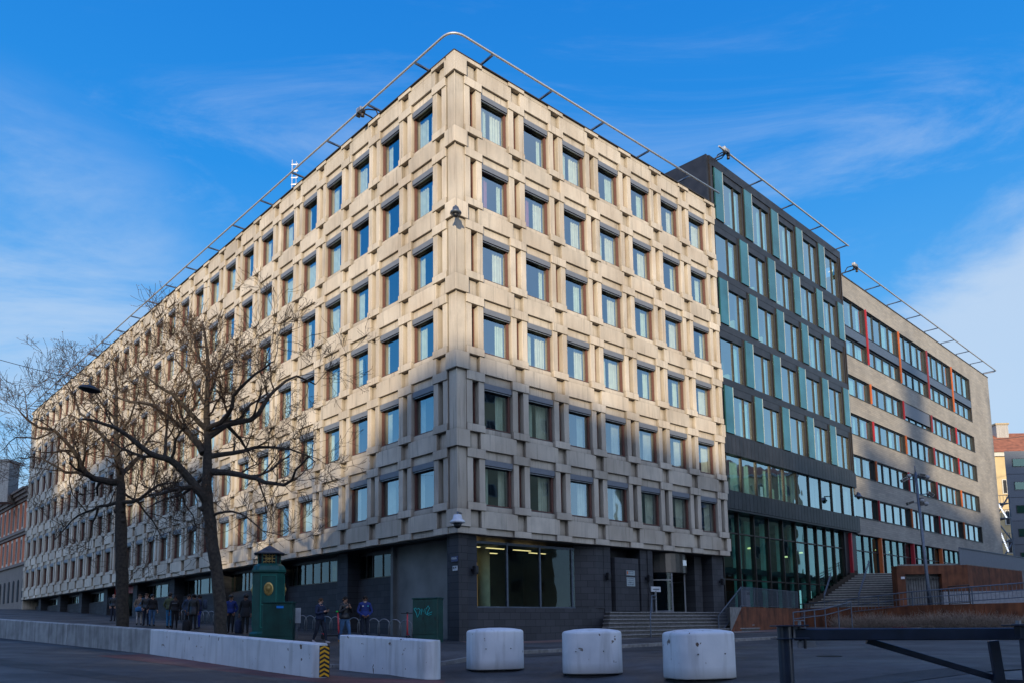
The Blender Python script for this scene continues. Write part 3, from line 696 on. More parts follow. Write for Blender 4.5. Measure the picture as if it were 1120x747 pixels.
def gwin(x0, x1, z0, z1, k):
    q = MB(); xm = x0 + (x1 - x0) * (.55 if (x1 - x0) > 1.6 else .5)
    q.box(x0, x0 + .06, .0, .16, z0, z1, brz, TG); q.box(xm - .035, xm + .035, .0, .14, z0, z1, brz, TG)
    q.box(x1 - .30, x1 - .18, -.05, .16, z0, z1, brz, TG); q.box(x1 - .08, x1, -.09, .16, z0, z1, brz, TG); q.box(x0, x1, .02, .14, z0, z0 + .05, brz, TG); q.box(x0, x1, -.05, .25, z1 - .45, z1, cl, TG)
    o = q.obj('window', gb, world=True)
    q = MB(); q.quad((x0, .07, z0), (x1, .07, z0), (x1, .07, z1 - .4), (x0, .07, z1 - .4), M['glass_t'], TG); q.obj('pane', o, world=True)
    rr = random.Random(k); q = MB()
    curtain_mesh(q, x0 + .1, x0 + .1 + rr.uniform(.15, .6), z0, z1 - .4, .35, M['curtain_b'], k, TG, .05); curtain_mesh(q, x1 - .35 - rr.uniform(.3, .9), x1 - .3, z0, z1 - .4, .35, M['curtain_b'], k + 9, TG, .05)
    if rr.random() > .4: q.box(xm + .3, x1 - .4, .6, 1.1, z0, z0 + .7 + rr.random() * .4, M['curtain2'], TG)
    q.obj('curtain', o, world=True)
for i, (z0, z1) in enumerate(rows):
    if i % 2 == 0:
        for k in range(5):
            x = .5 + k * 3.68; glass_fin(x, .93, z0, z1); gwin(x + .97, min(x + 3.66, GLn - .12), z0, z1, i * 10 + k)
    else:
        gwin(.3, 3.25, z0, z1, i * 10 + 8)
        for k in range(5):
            x = 3.3 + k * 3.70; glass_fin(x, .93 if k < 4 else .9, z0, z1)
            if k < 4: gwin(x + .97, x + 3.68, z0, z1, i * 10 + k)
# glazed band and the double-height ground-floor glazing
q = MB()
for i in range(11): x = .4 + i * 1.83; q.box(x - .04, x + .04, -.04, .14, 9.42, 11.62, brz, TG)
q.box(.36, GLn, -.0, .14, 9.40, 9.48, brz, TG); o = q.obj('ribbon_window', gb, world=True)
q = MB(); q.quad((.4, .05, 9.45), (GLn, .05, 9.45), (GLn, .05, 11.64), (.4, .05, 11.64), M['glass_t'], TG); q.obj('pane', o, world=True)
q = MB()
for k in range(9): x = 1 + k * 2.1 + random.random(); curtain_mesh(q, x, x + random.uniform(.4, 1.2), 9.4, 11.6, .6, M['curtain_b'], k, TG, .05)
for x in (7.2, 8.4, 12.1, 12.9, 17.0): q.box(x, x + .7, 1.4, 1.45, 9.9, 10.6, emis('screen', (.55, .7, .75), .6) if x == 7.2 else MATS['pale_aqua_curtain'], TG)
q.obj('curtain', o, world=True)
q = MB(); mull = [.13, 2.03, 3.92, 5.8, 7.7, 9.5, 11.25, 12.75, 14.2, 15.6, 17.05]
for x in mull: q.box(x - .05, x + .05, .25, .55, 1.2, 8.2, brz, TG)
for z in (4.15, 6.95): q.box(.1, 17.3, .28, .5, z - .04, z + .04, brz, TG)
q.box(17.1, GLn, .15, .7, 1.2, 8.2, M['black'], TG)
o = q.obj('curtain_wall', gb, world=True)
q = MB(); q.quad((.1, .38, 1.2), (17.3, .38, 1.2), (17.3, .38, 8.2), (.1, .38, 8.2), M['glass_g'], TG); q.obj('pane', o, world=True)
q = MB()
for k, x in enumerate(mull[:-1]): curtain_mesh(q, x + .3 + random.random() * .3, x + 1.0 + random.random() * .5, 1.5, 8.0, .9 + .4 * random.random(), M['curtain_b'], k + 30, TG, .07)
q.box(0, 17.3, 4.5, 4.6, 1, 8.2, M['dark'], TG); q.box(0, 17.3, .7, 4.5, 4.6, 4.9, M['dark'], TG); q.obj('curtain', o, world=True)
for x, z in ((4.2, 6.2), (9.0, 5.9), (11.3, 6.3), (15.0, 5.6)):
    q = MB(); q.lathe([(.03, .1), (.12, .08), (.14, 0)], strip, 12, Matrix.Translation(TG @ V3((x, .8, z)))); q.obj('pendant_lamp', gb, world=True)
# rail on its roof
def roof_rail(root, T, x0, x1, z, n, d=.75, end=False):
    q = MB(); pts = [T @ V3((x0, -d, z)), T @ V3((x1, -d, z))]
    if end: pts += [T @ V3((x1 + .25, -d + .25, z)), T @ V3((x1 + .25, .6, z))]
    q.tube(pts, .06, M['rail'], 8); q.obj('cleaning_rail', root, world=True)
    for i in range(n):
        x = x0 + .9 + (x1 - x0 - 1.2) * i / (n - 1)
        q = MB(); q.box(x - .045, x + .045, -d, .4, z - .1, z - .03, M['steel_b'], T); q.box(x - .04, x + .04, .3, .4, z - .8, z - .1, M['steel_b'], T); q.obj('rail_bracket', root, world=True)
roof_rail(gb, TG, .1, 19.3, 30.75, 5)
trolley(TG @ V3((1.0, -.75, 30.8)), TG, 'camera and pulley unit clamped on the rail over the glass building', ANG)

# ================================================================== THE GREY BRICK BUILDING
yb = thing('grey_brick_building', TG @ V3((39, 0, 3)), 'long grey brick office building with window bands and coloured fins', 'building')
gwl = MB(); gm = M['grey_brick']; X0g, X1g = 19.2, 58.5
bands = [(22.3, 26.95), (19.05, 20.7), (15.95, 17.6), (12.7, 14.35), (9.5, 11.15)]
prev = 28.62
for z0, z1 in bands:
    gwl.box(X0g, X1g, 0, .5, z1, prev, gm, TG); prev = z0
gwl.box(X0g, X1g, 0, .5, 8.15, prev, gm, TG)
for z0, z1 in bands: gwl.box(51.45, X1g, 0, .5, z0, z1, gm, TG)
gwl.box(46.5, X1g, 0.0, .5, 2.0, 8.15, gm, TG)
gwl.box(X1g - .5, X1g, .5, 16, 2, 28.62, gm, TG)
gwl.box(X0g, X1g - .5, 2.2, 15, 5, 28.4, M['room'], TG)
for z0, z1 in bands: gwl.box(X0g + .02, X1g - .52, .5, 2.2, z0 - .35, z0 - .05, M['room'], TG); gwl.box(X0g + .02, X1g - .52, .5, 2.2, z1 + .05, z1 + .3, M['room'], TG)
gwl.obj('wall', yb, world=True)
q = MB(); q.box(X0g, X1g + .02, -.04, 16, 28.625, 28.72, M['roof'], TG); q.obj('roof', yb, world=True)
divs = [19.22, 23.71, 30.95, 38.12, 45.25, 51.45]
fincols = [['red', 'orange', 'dred', 'orange'], ['orange', 'red', 'dred', 'red'], ['red', 'orange', 'dred', 'red'], ['orange', 'red', 'dred', 'orange'], ['red', 'orange', 'red', 'orange']]
def band_window(x0, x1, z0, z1, k, blind=False):
    q = MB(); n = max(2, round((x1 - x0) / 1.75))
    q.box(x0, x1, .12, .3, z0, z0 + .08, M['black'], TG); q.box(x0, x1, .12, .3, z1 - .08, z1, M['black'], TG)
    q.box(x0, x1, -.04, .2, z0 - .05, z0 - .003, M['black'], TG)
    for i in range(n + 1):
        x = x0 + (x1 - x0 - .08) * i / n; q.box(x, x + .08, .12, .3, z0 + .08, z1 - .08, M['black'], TG)
    o = q.obj('window', yb, world=True)
    q = MB(); q.quad((x0, .2, z0), (x1, .2, z0), (x1, .2, z1), (x0, .2, z1), M['glass_t'] if not blind else M['glass_t'], TG); q.obj('pane', o, world=True)
    q = MB(); rr = random.Random(k * 3 + 1)
    for i in range(n * 2):
        a0 = x0 + (x1 - x0) * (i + rr.uniform(0, .4)) / (n * 2)
        if rr.random() > .25: curtain_mesh(q, a0, a0 + rr.uniform(.25, .85), z0, z1, .42, M['curtain_b'], k + i, TG, .03)
    if blind: q.box(x0 + .05, x1 - .05, .05, .08, z0 + .45, z1 - .02, M['blind'], TG)
    if q.v: q.obj('blind' if blind else 'curtain', o, world=True)
k = 0
for b, (z0, z1) in enumerate(bands):
    for i in range(5):
        x0, x1 = divs[i] + (.12 if i else .0), divs[i + 1] - .22; k += 1
        if b == 0:
            band_window(x0, x1, 24.6, 26.95, k); band_window(x0, x1, 22.3, 23.72, k + 60)
            q = MB(); q.box(x0, x1, -.02, .3, 23.8, 24.52, M['steel_b'], TG); q.obj('spandrel_panel', yb, world=True)
        else: band_window(x0, x1, z0, z1, k, b == 1 and i == 2)
        q = MB(); q.box(x1, x1 + .14, .0, .4, z0, z1, M['bronze'], TG); q.obj('dark_jamb', yb, world=True)
        if i: q = MB(); q.box(divs[i] - .06, divs[i] + .09, -.10, .25, z0 + .004, z1 - .004, M[fincols[b][i - 1]], TG); q.obj('coloured_fin', yb, world=True)
q = MB()
for x in [19.3 + i * 1.45 for i in range(19)]: q.box(x - .035, x + .035, .2, .4, 5, 8.14, M['black'], TG)
for z in (5.05, 6.9): q.box(19.2, 46.5, .22, .38, z, z + .07, M['black'], TG)
o = q.obj('curtain_wall', yb, world=True)
q = MB(); q.quad((19.2, .3, 4), (46.5, .3, 4), (46.5, .3, 8.14), (19.2, .3, 8.14), M['glass_g'], TG); q.obj('pane', o, world=True)
q = MB(); q.box(19.2, 46.5, 2.0, 2.1, 4, 8.1, M['dark'], TG); q.obj('room', o, world=True)
for i, (x, c) in enumerate(((17.9, 'red'), (23.7, 'orange'), (30.9, 'red'), (38.1, 'orange'), (44.9, 'dred'))):
    q = MB(); q.box(x - .08, x + .10, -.06, .24, 5.0, 8.13, M[c], TG); q.obj('coloured_fin', yb, world=True)
for x, z in ((25, 7.3), (26.5, 6.8), (28, 7.3), (33, 7.2)):
    q = MB(); q.box(x, x + .5, .9, 1.0, z, z + .07, strip, TG); q.obj('ceiling_lamp', yb, world=True)
roof_rail(yb, TG, 19.6, 58.6, 29.3, 9, .85, True)
trolley(TG @ V3((20.2, -.85, 29.35)), TG, 'camera and pulley unit clamped on the rail over the grey brick building', ANG)
bc = at(933, 545, 58.5); r_ = dome_camera(bc + V3((.2, -.5, 0)), 'small dark camera on the edge of the glass building', .8, False)

# ================================================================== GROUND
def grid_ground():
    xs = []; x = -400
    while x < 400: xs.append(x); x += (2.0 if -70 < x < 60 else 20)
    ys = []; y = -200
    while y < 900: ys.append(y); y += (2.0 if -10 < y < 110 else 20)
    vs = [(x, y, gz(x, y)) for y in ys for x in xs]; n = len(xs)
    fs = [(j * n + i, j * n + i + 1, (j + 1) * n + i + 1, (j + 1) * n + i) for j in range(len(ys) - 1) for i in range(n - 1)]
    q = MB(); q.add(vs, fs, M['asphalt']); o = q.obj('ground', smooth=True); tag(o, kind='structure')
grid_ground()
def strip_sheet(name, A, B_, dz, mt, nu=60, nv=8, skirt=0, skmat=None, kind='structure'):
    """sheet draped on the land between two polylines"""
    def samp(P, t):
        L = [0]; 
        for i in range(len(P) - 1): L.append(L[-1] + math.dist(P[i], P[i + 1]))
        d = t * L[-1]
        for i in range(len(P) - 1):
            if d <= L[i + 1] + 1e-9:
                f = (d - L[i]) / (L[i + 1] - L[i]); return (P[i][0] + (P[i + 1][0] - P[i][0]) * f, P[i][1] + (P[i + 1][1] - P[i][1]) * f)
        return P[-1]
    q = MB(); vs = []
    for i in range(nu + 1):
        a = samp(A, i / nu); b = samp(B_, i / nu)
        for j in range(nv + 1):
            x = a[0] + (b[0] - a[0]) * j / nv; y = a[1] + (b[1] - a[1]) * j / nv; vs.append((x, y, gz(x, y) + dz))
    fs = [(i * (nv + 1) + j, (i + 1) * (nv + 1) + j, (i + 1) * (nv + 1) + j + 1, i * (nv + 1) + j + 1) for i in range(nu) for j in range(nv)]
    q.add(vs, fs, mt)
    if skirt:
        for i in range(nu):
            p, r = vs[i * (nv + 1)], vs[(i + 1) * (nv + 1)]
            q.quad((p[0], p[1], p[2] - skirt), (r[0], r[1], r[2] - skirt), r, p, skmat or mt)
    o = q.obj(name); tag(o, kind=kind); return o
kl = [(-45, 59.5), (-26, 42.2), (-14, 31.5), (-6.6, 24.6), (-3.0, 24.3), (3.5, 30.5), (14, 38.5), (40, 62)]
strip_sheet('pavement', kl, [(-60, 100), (-45, 85), (-25, 62), (-12, 48), (0, 38), (8, 46), (20, 55), (45, 78)], .12, M['paving'], 90, 10)
def kerb():
    q = MB(); P = kl
    for i in range(len(P) - 1):
        L = math.dist(P[i], P[i + 1]); n = max(1, int(L / 1.0))
        for k in range(n):
            a = (P[i][0] + (P[i + 1][0] - P[i][0]) * (k + .006) / n, P[i][1] + (P[i + 1][1] - P[i][1]) * (k + .006) / n)
            b = (P[i][0] + (P[i + 1][0] - P[i][0]) * (k + .994) / n, P[i][1] + (P[i + 1][1] - P[i][1]) * (k + .994) / n)
            d = V3((b[0] - a[0], b[1] - a[1], 0)).normalized(); nn = V3((d.y, -d.x, 0)) * .16
            za, zb = gz(*a), gz(*b)
            q.prism([(a[0] + nn.x, a[1] + nn.y), (b[0] + nn.x, b[1] + nn.y), b, a], [za - .2, zb - .2, zb - .2, za - .2], [za + .128, zb + .128, zb + .128, za + .128], M['kerb'])
    tag(q.obj('kerb', bevel=.012), kind='structure')
kerb()
strip_sheet('cycle_path', [(-14, 27.3), (-5.0, 20.0), (-1.5, 19.3), (2.5, 15.2)], [(-13, 28.6), (-4.4, 21.6), (-.4, 21.2), (4.2, 16.8)], .006, M['redpath'], 40, 3)
strip_sheet('brick_paving', [(-1.6, 31.4), (4, 36.2), (12, 42.6), (20, 46.5)], [(-2.2, 33.0), (4, 38.2), (12, 44.5), (20, 50)], .127, M['brickpave'], 40, 3)
strip_sheet('road_edge', [(-30, 42.2), (-14, 28.2), (-5.3, 19.2), (-3.2, 17.2)], [(-31, 43.3), (-14.6, 29.2), (-5.6, 20.6), (-3.6, 18.6)], .005, M['paving'], 40, 2)

# ================================================================== WORLD AND SUN
SUN_EL, SUN_AZ = 11.5, 4.0             # azimuth: degrees west of straight behind the photographer
w = bpy.data.worlds.new('World'); sc.world = w; w.use_nodes = True; nt = w.node_tree
bg = nt.nodes['Background']; sky = N(nt, 'ShaderNodeTexSky', sky_type='NISHITA'); sky.sun_disc = False
sky.sun_elevation = rad(SUN_EL); sky.sun_rotation = rad(180 + SUN_AZ); sky.air_density = 1.0; sky.dust_density = .3; sky.ozone_density = 4.0
geo = N(nt, 'ShaderNodeNewGeometry'); tc = N(nt, 'ShaderNodeTexCoord')
D = tc.outputs['Generated']
def wmath(op, a, b=None, clamp=False):
    k = N(nt, 'ShaderNodeMath', operation=op); k.use_clamp = clamp
    for i, v in enumerate((a, b)):
        if v is None: continue
        if isinstance(v, (int, float)): k.inputs[i].default_value = v
        else: lk(nt, v, k.inputs[i])
    return k.outputs[0]
def wrange(s, a, b, c, d, smooth=True):
    r = N(nt, 'ShaderNodeMapRange'); r.interpolation_type = 'SMOOTHSTEP' if smooth else 'LINEAR'
    for i, v in enumerate((a, b, c, d)): r.inputs[i + 1].default_value = v
    lk(nt, s, r.inputs[0]); return r.outputs[0]
sp = N(nt, 'ShaderNodeSeparateXYZ'); lk(nt, D, sp.inputs[0]); Z = sp.outputs['Z']
# deep clean blue of a clear winter afternoon laid over the physical sky
rp = N(nt, 'ShaderNodeValToRGB'); el = rp.color_ramp.elements
STOPS = [(0.0, (.42, .68, .93)), (.14, (.30, .60, .92)), (.30, (.10, .42, .87)), (.50, (.022, .275, .78)), (.72, (.008, .185, .66)), (1.0, (.004, .11, .5))]
el[0].position, el[0].color = 0.0, (*STOPS[0][1], 1); el[1].position, el[1].color = 1.0, (*STOPS[-1][1], 1)
for p, c in STOPS[1:-1]: e_ = el.new(p); e_.color = (*c, 1)
lk(nt, Z, rp.inputs[0])
hs = N(nt, 'ShaderNodeVectorMath', operation='SCALE'); lk(nt, sky.outputs[0], hs.inputs[0]); hs.inputs['Scale'].default_value = 1.0
gr = N(nt, 'ShaderNodeVectorMath', operation='SCALE'); lk(nt, rp.outputs[0], gr.inputs[0]); gr.inputs['Scale'].default_value = 10.8
mx = N(nt, 'ShaderNodeMix', data_type='RGBA'); mx.inputs[0].default_value = .94; lk(nt, hs.outputs[0], mx.inputs[6]); lk(nt, gr.outputs[0], mx.inputs[7])
# clouds
def wnoise(scale, det, mp, r=.6, dist=0):
    q = N(nt, 'ShaderNodeMapping'); q.inputs['Scale'].default_value = mp[:3]
    if len(mp) > 3: q.inputs['Rotation'].default_value = mp[3:6]
    lk(nt, D, q.inputs[0]); n = N(nt, 'ShaderNodeTexNoise'); n.inputs['Scale'].default_value = scale; n.inputs['Detail'].default_value = det; n.inputs['Roughness'].default_value = r; n.inputs['Distortion'].default_value = dist
    lk(nt, q.outputs[0], n.inputs['Vector']); return n.outputs[0]
def wdot(v):
    v = V3(v).normalized(); k = N(nt, 'ShaderNodeVectorMath', operation='DOT_PRODUCT'); lk(nt, D, k.inputs[0]); k.inputs[1].default_value = v; return k.outputs['Value']
def wplane(p1, p2, soft, n_amp, nz):    # great circle through two photo directions; positive below it
    a = ray(*p1); b = ray(*p2); n = a.cross(b).normalized()
    k = N(nt, 'ShaderNodeVectorMath', operation='DOT_PRODUCT'); lk(nt, D, k.inputs[0]); k.inputs[1].default_value = n
    s = wmath('ADD', k.outputs['Value'], wmath('MULTIPLY', wmath('SUBTRACT', nz, .5), n_amp))
    return s
fine = wnoise(5, 9, (1, 1, 1.6), .62, .3); wisp = wnoise(2.4, 9, (1, 1, 3.0, .2, .5, .3), .62, .5)
s = wplane((900, 415), (1120, 200), .1, .22, fine)
bank = wmath('MULTIPLY', wrange(s, -.02, .07, 0, 1), wrange(sp.outputs['X'], .20, .40, 0, 1))
bank = wmath('MULTIPLY', bank, wrange(s, .05, .45, .75, .42))
lw = wdot(ray(-20, 370)); left = wmath('MULTIPLY', wrange(lw, .96, .999, 0, 1), wrange(wisp, .38, .70, .05, .6))
streak = wnoise(1.7, 10, (.8, 2.2, 4.5, .5, -.65, .2), .66, .9); soft = wnoise(1.1, 3, (1, 1, 1), .5)
thin = wmath('MULTIPLY', wmath('MULTIPLY', wrange(streak, .46, .80, 0, .34), wrange(soft, .38, .62, .25, 1.0)), wrange(Z, .45, .80, 1.0, .25))
hazy = wmath('MULTIPLY', wrange(Z, .02, .32, .22, 0), 1.0)
cf = wmath('MAXIMUM', wmath('MAXIMUM', bank, left), wmath('MAXIMUM', thin, hazy))
m2 = N(nt, 'ShaderNodeMix', data_type='RGBA'); lk(nt, cf, m2.inputs[0]); lk(nt, mx.outputs[2], m2.inputs[6]); m2.inputs[7].default_value = (6.2, 7.4, 8.9, 1)
glow = wrange(sp.outputs['Y'], .15, -.75, 1.0, 2.35)      # the sun's side of the sky is brighter, raised further to fill the shade
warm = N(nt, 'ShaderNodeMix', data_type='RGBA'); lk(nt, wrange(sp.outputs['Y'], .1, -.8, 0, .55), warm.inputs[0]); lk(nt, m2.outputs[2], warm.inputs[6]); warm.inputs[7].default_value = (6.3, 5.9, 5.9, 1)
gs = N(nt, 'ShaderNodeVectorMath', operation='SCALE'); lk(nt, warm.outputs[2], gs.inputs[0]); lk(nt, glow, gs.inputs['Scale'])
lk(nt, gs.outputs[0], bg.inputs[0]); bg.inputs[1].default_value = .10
sd = bpy.data.lights.new('sun', 'SUN'); sd.energy = 5.0; sd.angle = rad(1.2); sd.color = (1, .83, .58)
so = bpy.data.objects.new('sun', sd); COL.objects.link(so)
sv = V3((-sin(rad(SUN_AZ)) * cos(rad(SUN_EL)), -cos(rad(SUN_AZ)) * cos(rad(SUN_EL)), sin(rad(SUN_EL))))
so.rotation_euler = sv.to_track_quat('Z', 'Y').to_euler()
sc.view_settings.view_transform = 'Standard'; sc.view_settings.look = 'None'; sc.view_settings.exposure = 0
sc.cycles.max_bounces = 6; sc.cycles.transparent_max_bounces = 12; sc.cycles.diffuse_bounces = 3; sc.cycles.glossy_bounces = 3
sc.cycles.caustics_reflective = False; sc.cycles.caustics_refractive = False

# ================================================================== BUILDINGS ACROSS THE STREET (behind the photographer and to the sides; unseen, tops shaped to cast the shade)
tan_ = mat('ochre_plaster', (.42, .33, .20), .9, var=.15, scale=.4, streak=.25); yel = mat('pale_yellow_plaster', (.50, .38, .20), .9, var=.12, scale=.5)
tile = mat('red_roof_tiles', (.28, .10, .05), .85, var=.35, scale=1.5); greyp = mat('grey_render', (.30, .29, .28), .9, var=.15, scale=.4)
def town_house(name, cx, cy, w_, d_, h, rz, mt, lbl, storeys, roof_h=4, hip=True, group=None):
    r = thing(name, (cx, cy, gz(cx, cy)), lbl, 'building', group, rz)
    q = MB(); q.box(-w_ / 2, w_ / 2, -d_ / 2, d_ / 2, -3, h, mt)
    q.box(-w_ / 2 - .25, w_ / 2 + .25, -d_ / 2 - .25, d_ / 2 + .25, h + .003, h + .4, M['stone']); q.obj('wall', r)
    q = MB(); i_ = min(w_, d_) / 2 - .4
    a = [(-w_ / 2, -d_ / 2), (w_ / 2, -d_ / 2), (w_ / 2, d_ / 2), (-w_ / 2, d_ / 2)]
    if roof_h:
        kx = w_ / 2 - (i_ if w_ > d_ else w_ / 2 - .3) * 1; ky = d_ / 2 - (i_ if d_ >= w_ else d_ / 2 - .3)
        kx = max(kx, .3) if w_ > d_ else .3; ky = .3 if w_ > d_ else max(ky, .3)
        k2 = kx if hip else w_ / 2
        vs = [(x, y, h + .41) for x, y in a] + [(-kx, -ky, h + roof_h), (k2, -ky, h + roof_h), (k2, ky, h + roof_h), (-kx, ky, h + roof_h)]
        q.add(vs, [(0, 1, 5, 4), (1, 2, 6, 5), (2, 3, 7, 6), (3, 0, 4, 7), (4, 5, 6, 7)], tile); q.obj('roof', r)
    else: q.box(-w_ / 2 + .1, w_ / 2 - .1, -d_ / 2 + .1, d_ / 2 - .1, h + .404, h + .5, M['roof']); q.obj('roof', r)
    wm = MB(); sh = h / storeys
    wm.box(-.6, .6, -.06, .1, 0, 1.7, M['stone']); wm.box(-.48, .48, -.09, 0, .12, 1.58, M['dark']); wm.box(-.04, .04, -.11, 0, .12, 1.58, M['stone']); me = wm.mesh('window')
    for side, (L, off, ang) in enumerate(((w_, d_ / 2, 0), (d_, w_ / 2, pi / 2), (w_, d_ / 2, pi), (d_, w_ / 2, -pi / 2))):
        n = int(L / 3.2); 
        for s_ in range(storeys):
            for k in range(n):
                if s_ * n + k > 40: break
                x = (k + .5) * L / n - L / 2; p = Matrix.Rotation(ang, 4, 'Z') @ V3((x, -off - .01, s_ * sh + sh * .3))
                inst('window', me, r, p, ang)
    return r
town_house('unseen_building', -2.5, -48, 29, 14, 22.5, rad(0), tan_, 'unseen ochre apartment block with a half-hipped roof right behind the photographer', 6, 8.8, False)
town_house('unseen_building', 16.1, -48, 7.9, 14, 33.4, rad(0), greyp, 'unseen narrow grey house behind the photographer between ochre and yellow blocks', 8, 0)
town_house('unseen_building', 29.2, -48, 18, 14, 38, rad(0), yel, 'unseen pale yellow block behind the photographer with a flat roof', 8, 0)
town_house('unseen_building', 54, -48, 18, 14, 54, rad(0), greyp, 'tallest unseen grey tower block behind the photographer to the right', 13, 3)
town_house('unseen_building', 41.4, -48, 7, 14, 38, rad(0), tan_, 'unseen narrow ochre house behind the photographer, left of the tallest grey tower', 9, 3)
town_house('shadow_tower', 27.5, -58, 3.4, 3.4, 50, rad(0), greyp, 'slender grey tower added behind the roofs, unseen, to cast a shadow strip', 12, 5)  # tower put in for the vertical shadow strip it casts
town_house('unseen_building', -21.7, -48, 8.8, 14, 23.6, rad(0), yel, 'unseen low yellow house across the street behind the photographer', 5, 0)
town_house('unseen_building', -33.5, -46, 14.6, 14, 31.8, rad(0), greyp, 'unseen grey flat-roofed block left of the low yellow house across the street', 6, 0)
town_house('unseen_building', -48.6, -46, 15.2, 14, 38.5, rad(0), tan_, 'unseen ochre block between a grey and a tall yellow one across the street', 7, 0)
town_house('unseen_building', -68.3, -46, 24, 14, 46, rad(0), yel, 'tallest unseen yellow block at the far left across the street', 9, 0)
town_house('unseen_building', -68, 8, 16, 26, 36, rad(0), tan_, 'tall ochre house left of the street outside the view', 8, 4)
town_house('unseen_building', 72, 26, 30, 16, 30, rad(-8), yel, 'tall yellow block across the square on the right', 8, 4)
town_house('unseen_building', 84, 60, 18, 30, 20, rad(10), tan_, 'ochre block at the far side of the square on the right', 5, 4)
# ================================================================== TREES
def tree(base, Y, trunk, limbs, lbl, seed, tips_dry, top_r=.05, r0=.24):
    """trunk and limbs follow drawn centre lines (photo directions at the tree's own depth, with real depth spread), finer growth is random"""
    rnd = random.Random(seed); r = thing('bare_tree', base, lbl, 'tree')
    tk, bm_, lf = MB(), MB(), MB()
    def bez(pts, wob):
        out = []
        for i in range(len(pts) - 1):
            a, b = pts[i], pts[i + 1]; n = max(2, int((b - a).length / .35))
            p0 = pts[max(i - 1, 0)]; p3 = pts[min(i + 2, len(pts) - 1)]
            for k in range(n):
                t = k / n; t2, t3 = t * t, t ** 3
                p = .5 * ((2 * a) + (b - p0) * t + (2 * p0 - 5 * a + 4 * b - p3) * t2 + (3 * a - p0 - 3 * b + p3) * t3)
                out.append(p + V3([rnd.gauss(0, wob) for _ in range(3)]))
        out.append(pts[-1]); return out
    count = [0]
    def grow(p, d, L, rad_, depth):
        if count[0] > 6500: return
        n = 4 if depth > 1 else 3; pts = [p]; rs = [rad_]; dd = d.copy()
        for i in range(n):
            dd = (dd + V3([rnd.gauss(0, .20) for _ in range(3)]) + V3((0, 0, .09 if depth < 3 else .03))).normalized()
            pts.append(pts[-1] + dd * L / n); rs.append(max(.007, rad_ * (1 - .62 * (i + 1) / n)))
        count[0] += 1
        bm_.tube(pts, rs, M['twig'] if rad_ < .05 else M['bark'], 3 if rad_ < .02 else (4 if rad_ < .05 else 6), cap=False)
        if depth <= 0:
            if rnd.random() < tips_dry:
                for _ in range(rnd.randint(1, 3)):
                    c = pts[-1] + V3([rnd.gauss(0, .05) for _ in range(3)]); a = V3([rnd.gauss(0, 1) for _ in range(3)]).normalized(); b = a.orthogonal().normalized(); s_ = rnd.uniform(.02, .045)
                    lf.add([c, c + a * s_, c + a * s_ * .4 + b * s_], [(0, 1, 2)], M['dryleaf'])
            return
        m = rnd.randint(3, 5) if depth > 1 else rnd.randint(2, 4)
        for k in range(m):
            t = rnd.uniform(.25, 1.0); j = min(int(t * n), n - 1); f = t * n - j
            q = pts[j].lerp(pts[j + 1], f); ax = V3([rnd.gauss(0, 1) for _ in range(3)]); ax = (ax - dd * ax.dot(dd)).normalized()
            nd = (dd * rnd.uniform(.55, 1.0) + ax * rnd.uniform(.5, .95)).normalized()
            grow(q, nd, L * rnd.uniform(.5, .78), rs[j] * rnd.uniform(.45, .68), depth - 1)
    tp = bez([V3(p) for p in trunk[0]], .012); n = len(tp); rr = trunk[1]
    def rat(t): x = t * (len(rr) - 1); i = min(int(x), len(rr) - 2); return rr[i] + (rr[i + 1] - rr[i]) * (x - i)
    rs = [rat(i / (n - 1)) * rnd.uniform(.95, 1.06) for i in range(n)]; rs[0] *= 1.35
    tk.tube(tp, rs, M['bark'], 14)
    for k in range(3):   # knots
        i = rnd.randint(n // 4, n // 2); c = tp[i]; d = V3((rnd.uniform(-1, 1), -.7, 0)).normalized()
        tk.tube([c, c + d * rs[i] * 1.0, c + d * rs[i] * 1.25], [rs[i] * .6, rs[i] * .5, rs[i] * .2], M['bark'], 8)
    for pts, ra, rb in limbs:
        q = bez([V3(p) for p in pts], .03); m = len(q)
        ra *= 1.22; bm_.tube(q, [ra + (rb - ra) * (i / (m - 1)) ** .8 for i in range(m)], M['bark'], 8)
        for i in range(2, m):
            if rnd.random() < .7 or i == m - 1:
                dd = (q[i] - q[i - 1]).normalized(); ax = V3([rnd.gauss(0, 1) for _ in range(3)]); ax.z += .35; ax = (ax - dd * ax.dot(dd)).normalized()
                nd = (dd * rnd.uniform(.3, .9) + ax).normalized(); rc = ra + (rb - ra) * i / (m - 1)
                grow(q[i], nd, rnd.uniform(.9, 1.9), max(.016, rc * rnd.uniform(.35, .6)), 3)
    a = n // 2
    for i in range(int(n * .62), n):
        if rnd.random() < .7: 
            ax = V3([rnd.gauss(0, 1), rnd.gauss(0, 1), .4]).normalized(); grow(tp[i], ax, rnd.uniform(.8, 1.7), rs[i] * .4, 3)
    tk.obj('trunk', r, world=True, smooth=True); bm_.obj('branches', r, world=True)
    if lf.v: lf.obj('dry_leaves', r, world=True)
    return r
def L_(Y, pts, dz=0, ra=.1, rb=.03):
    n = len(pts); return ([at(x, y, Y + dz * i / (n - 1)) for i, (x, y) in enumerate(pts)], ra, rb)
Y1 = 28
b1 = at(243, 692, Y1); b1.z = gz(b1.x, b1.y) - .05
trunk1 = [b1, at(240, 655, Y1), at(235, 610, Y1), at(229, 570, Y1), at(226, 530, Y1), at(227, 490, Y1), at(226, 455, Y1), at(227, 415, Y1), at(226, 380, Y1), at(221, 352, Y1)]
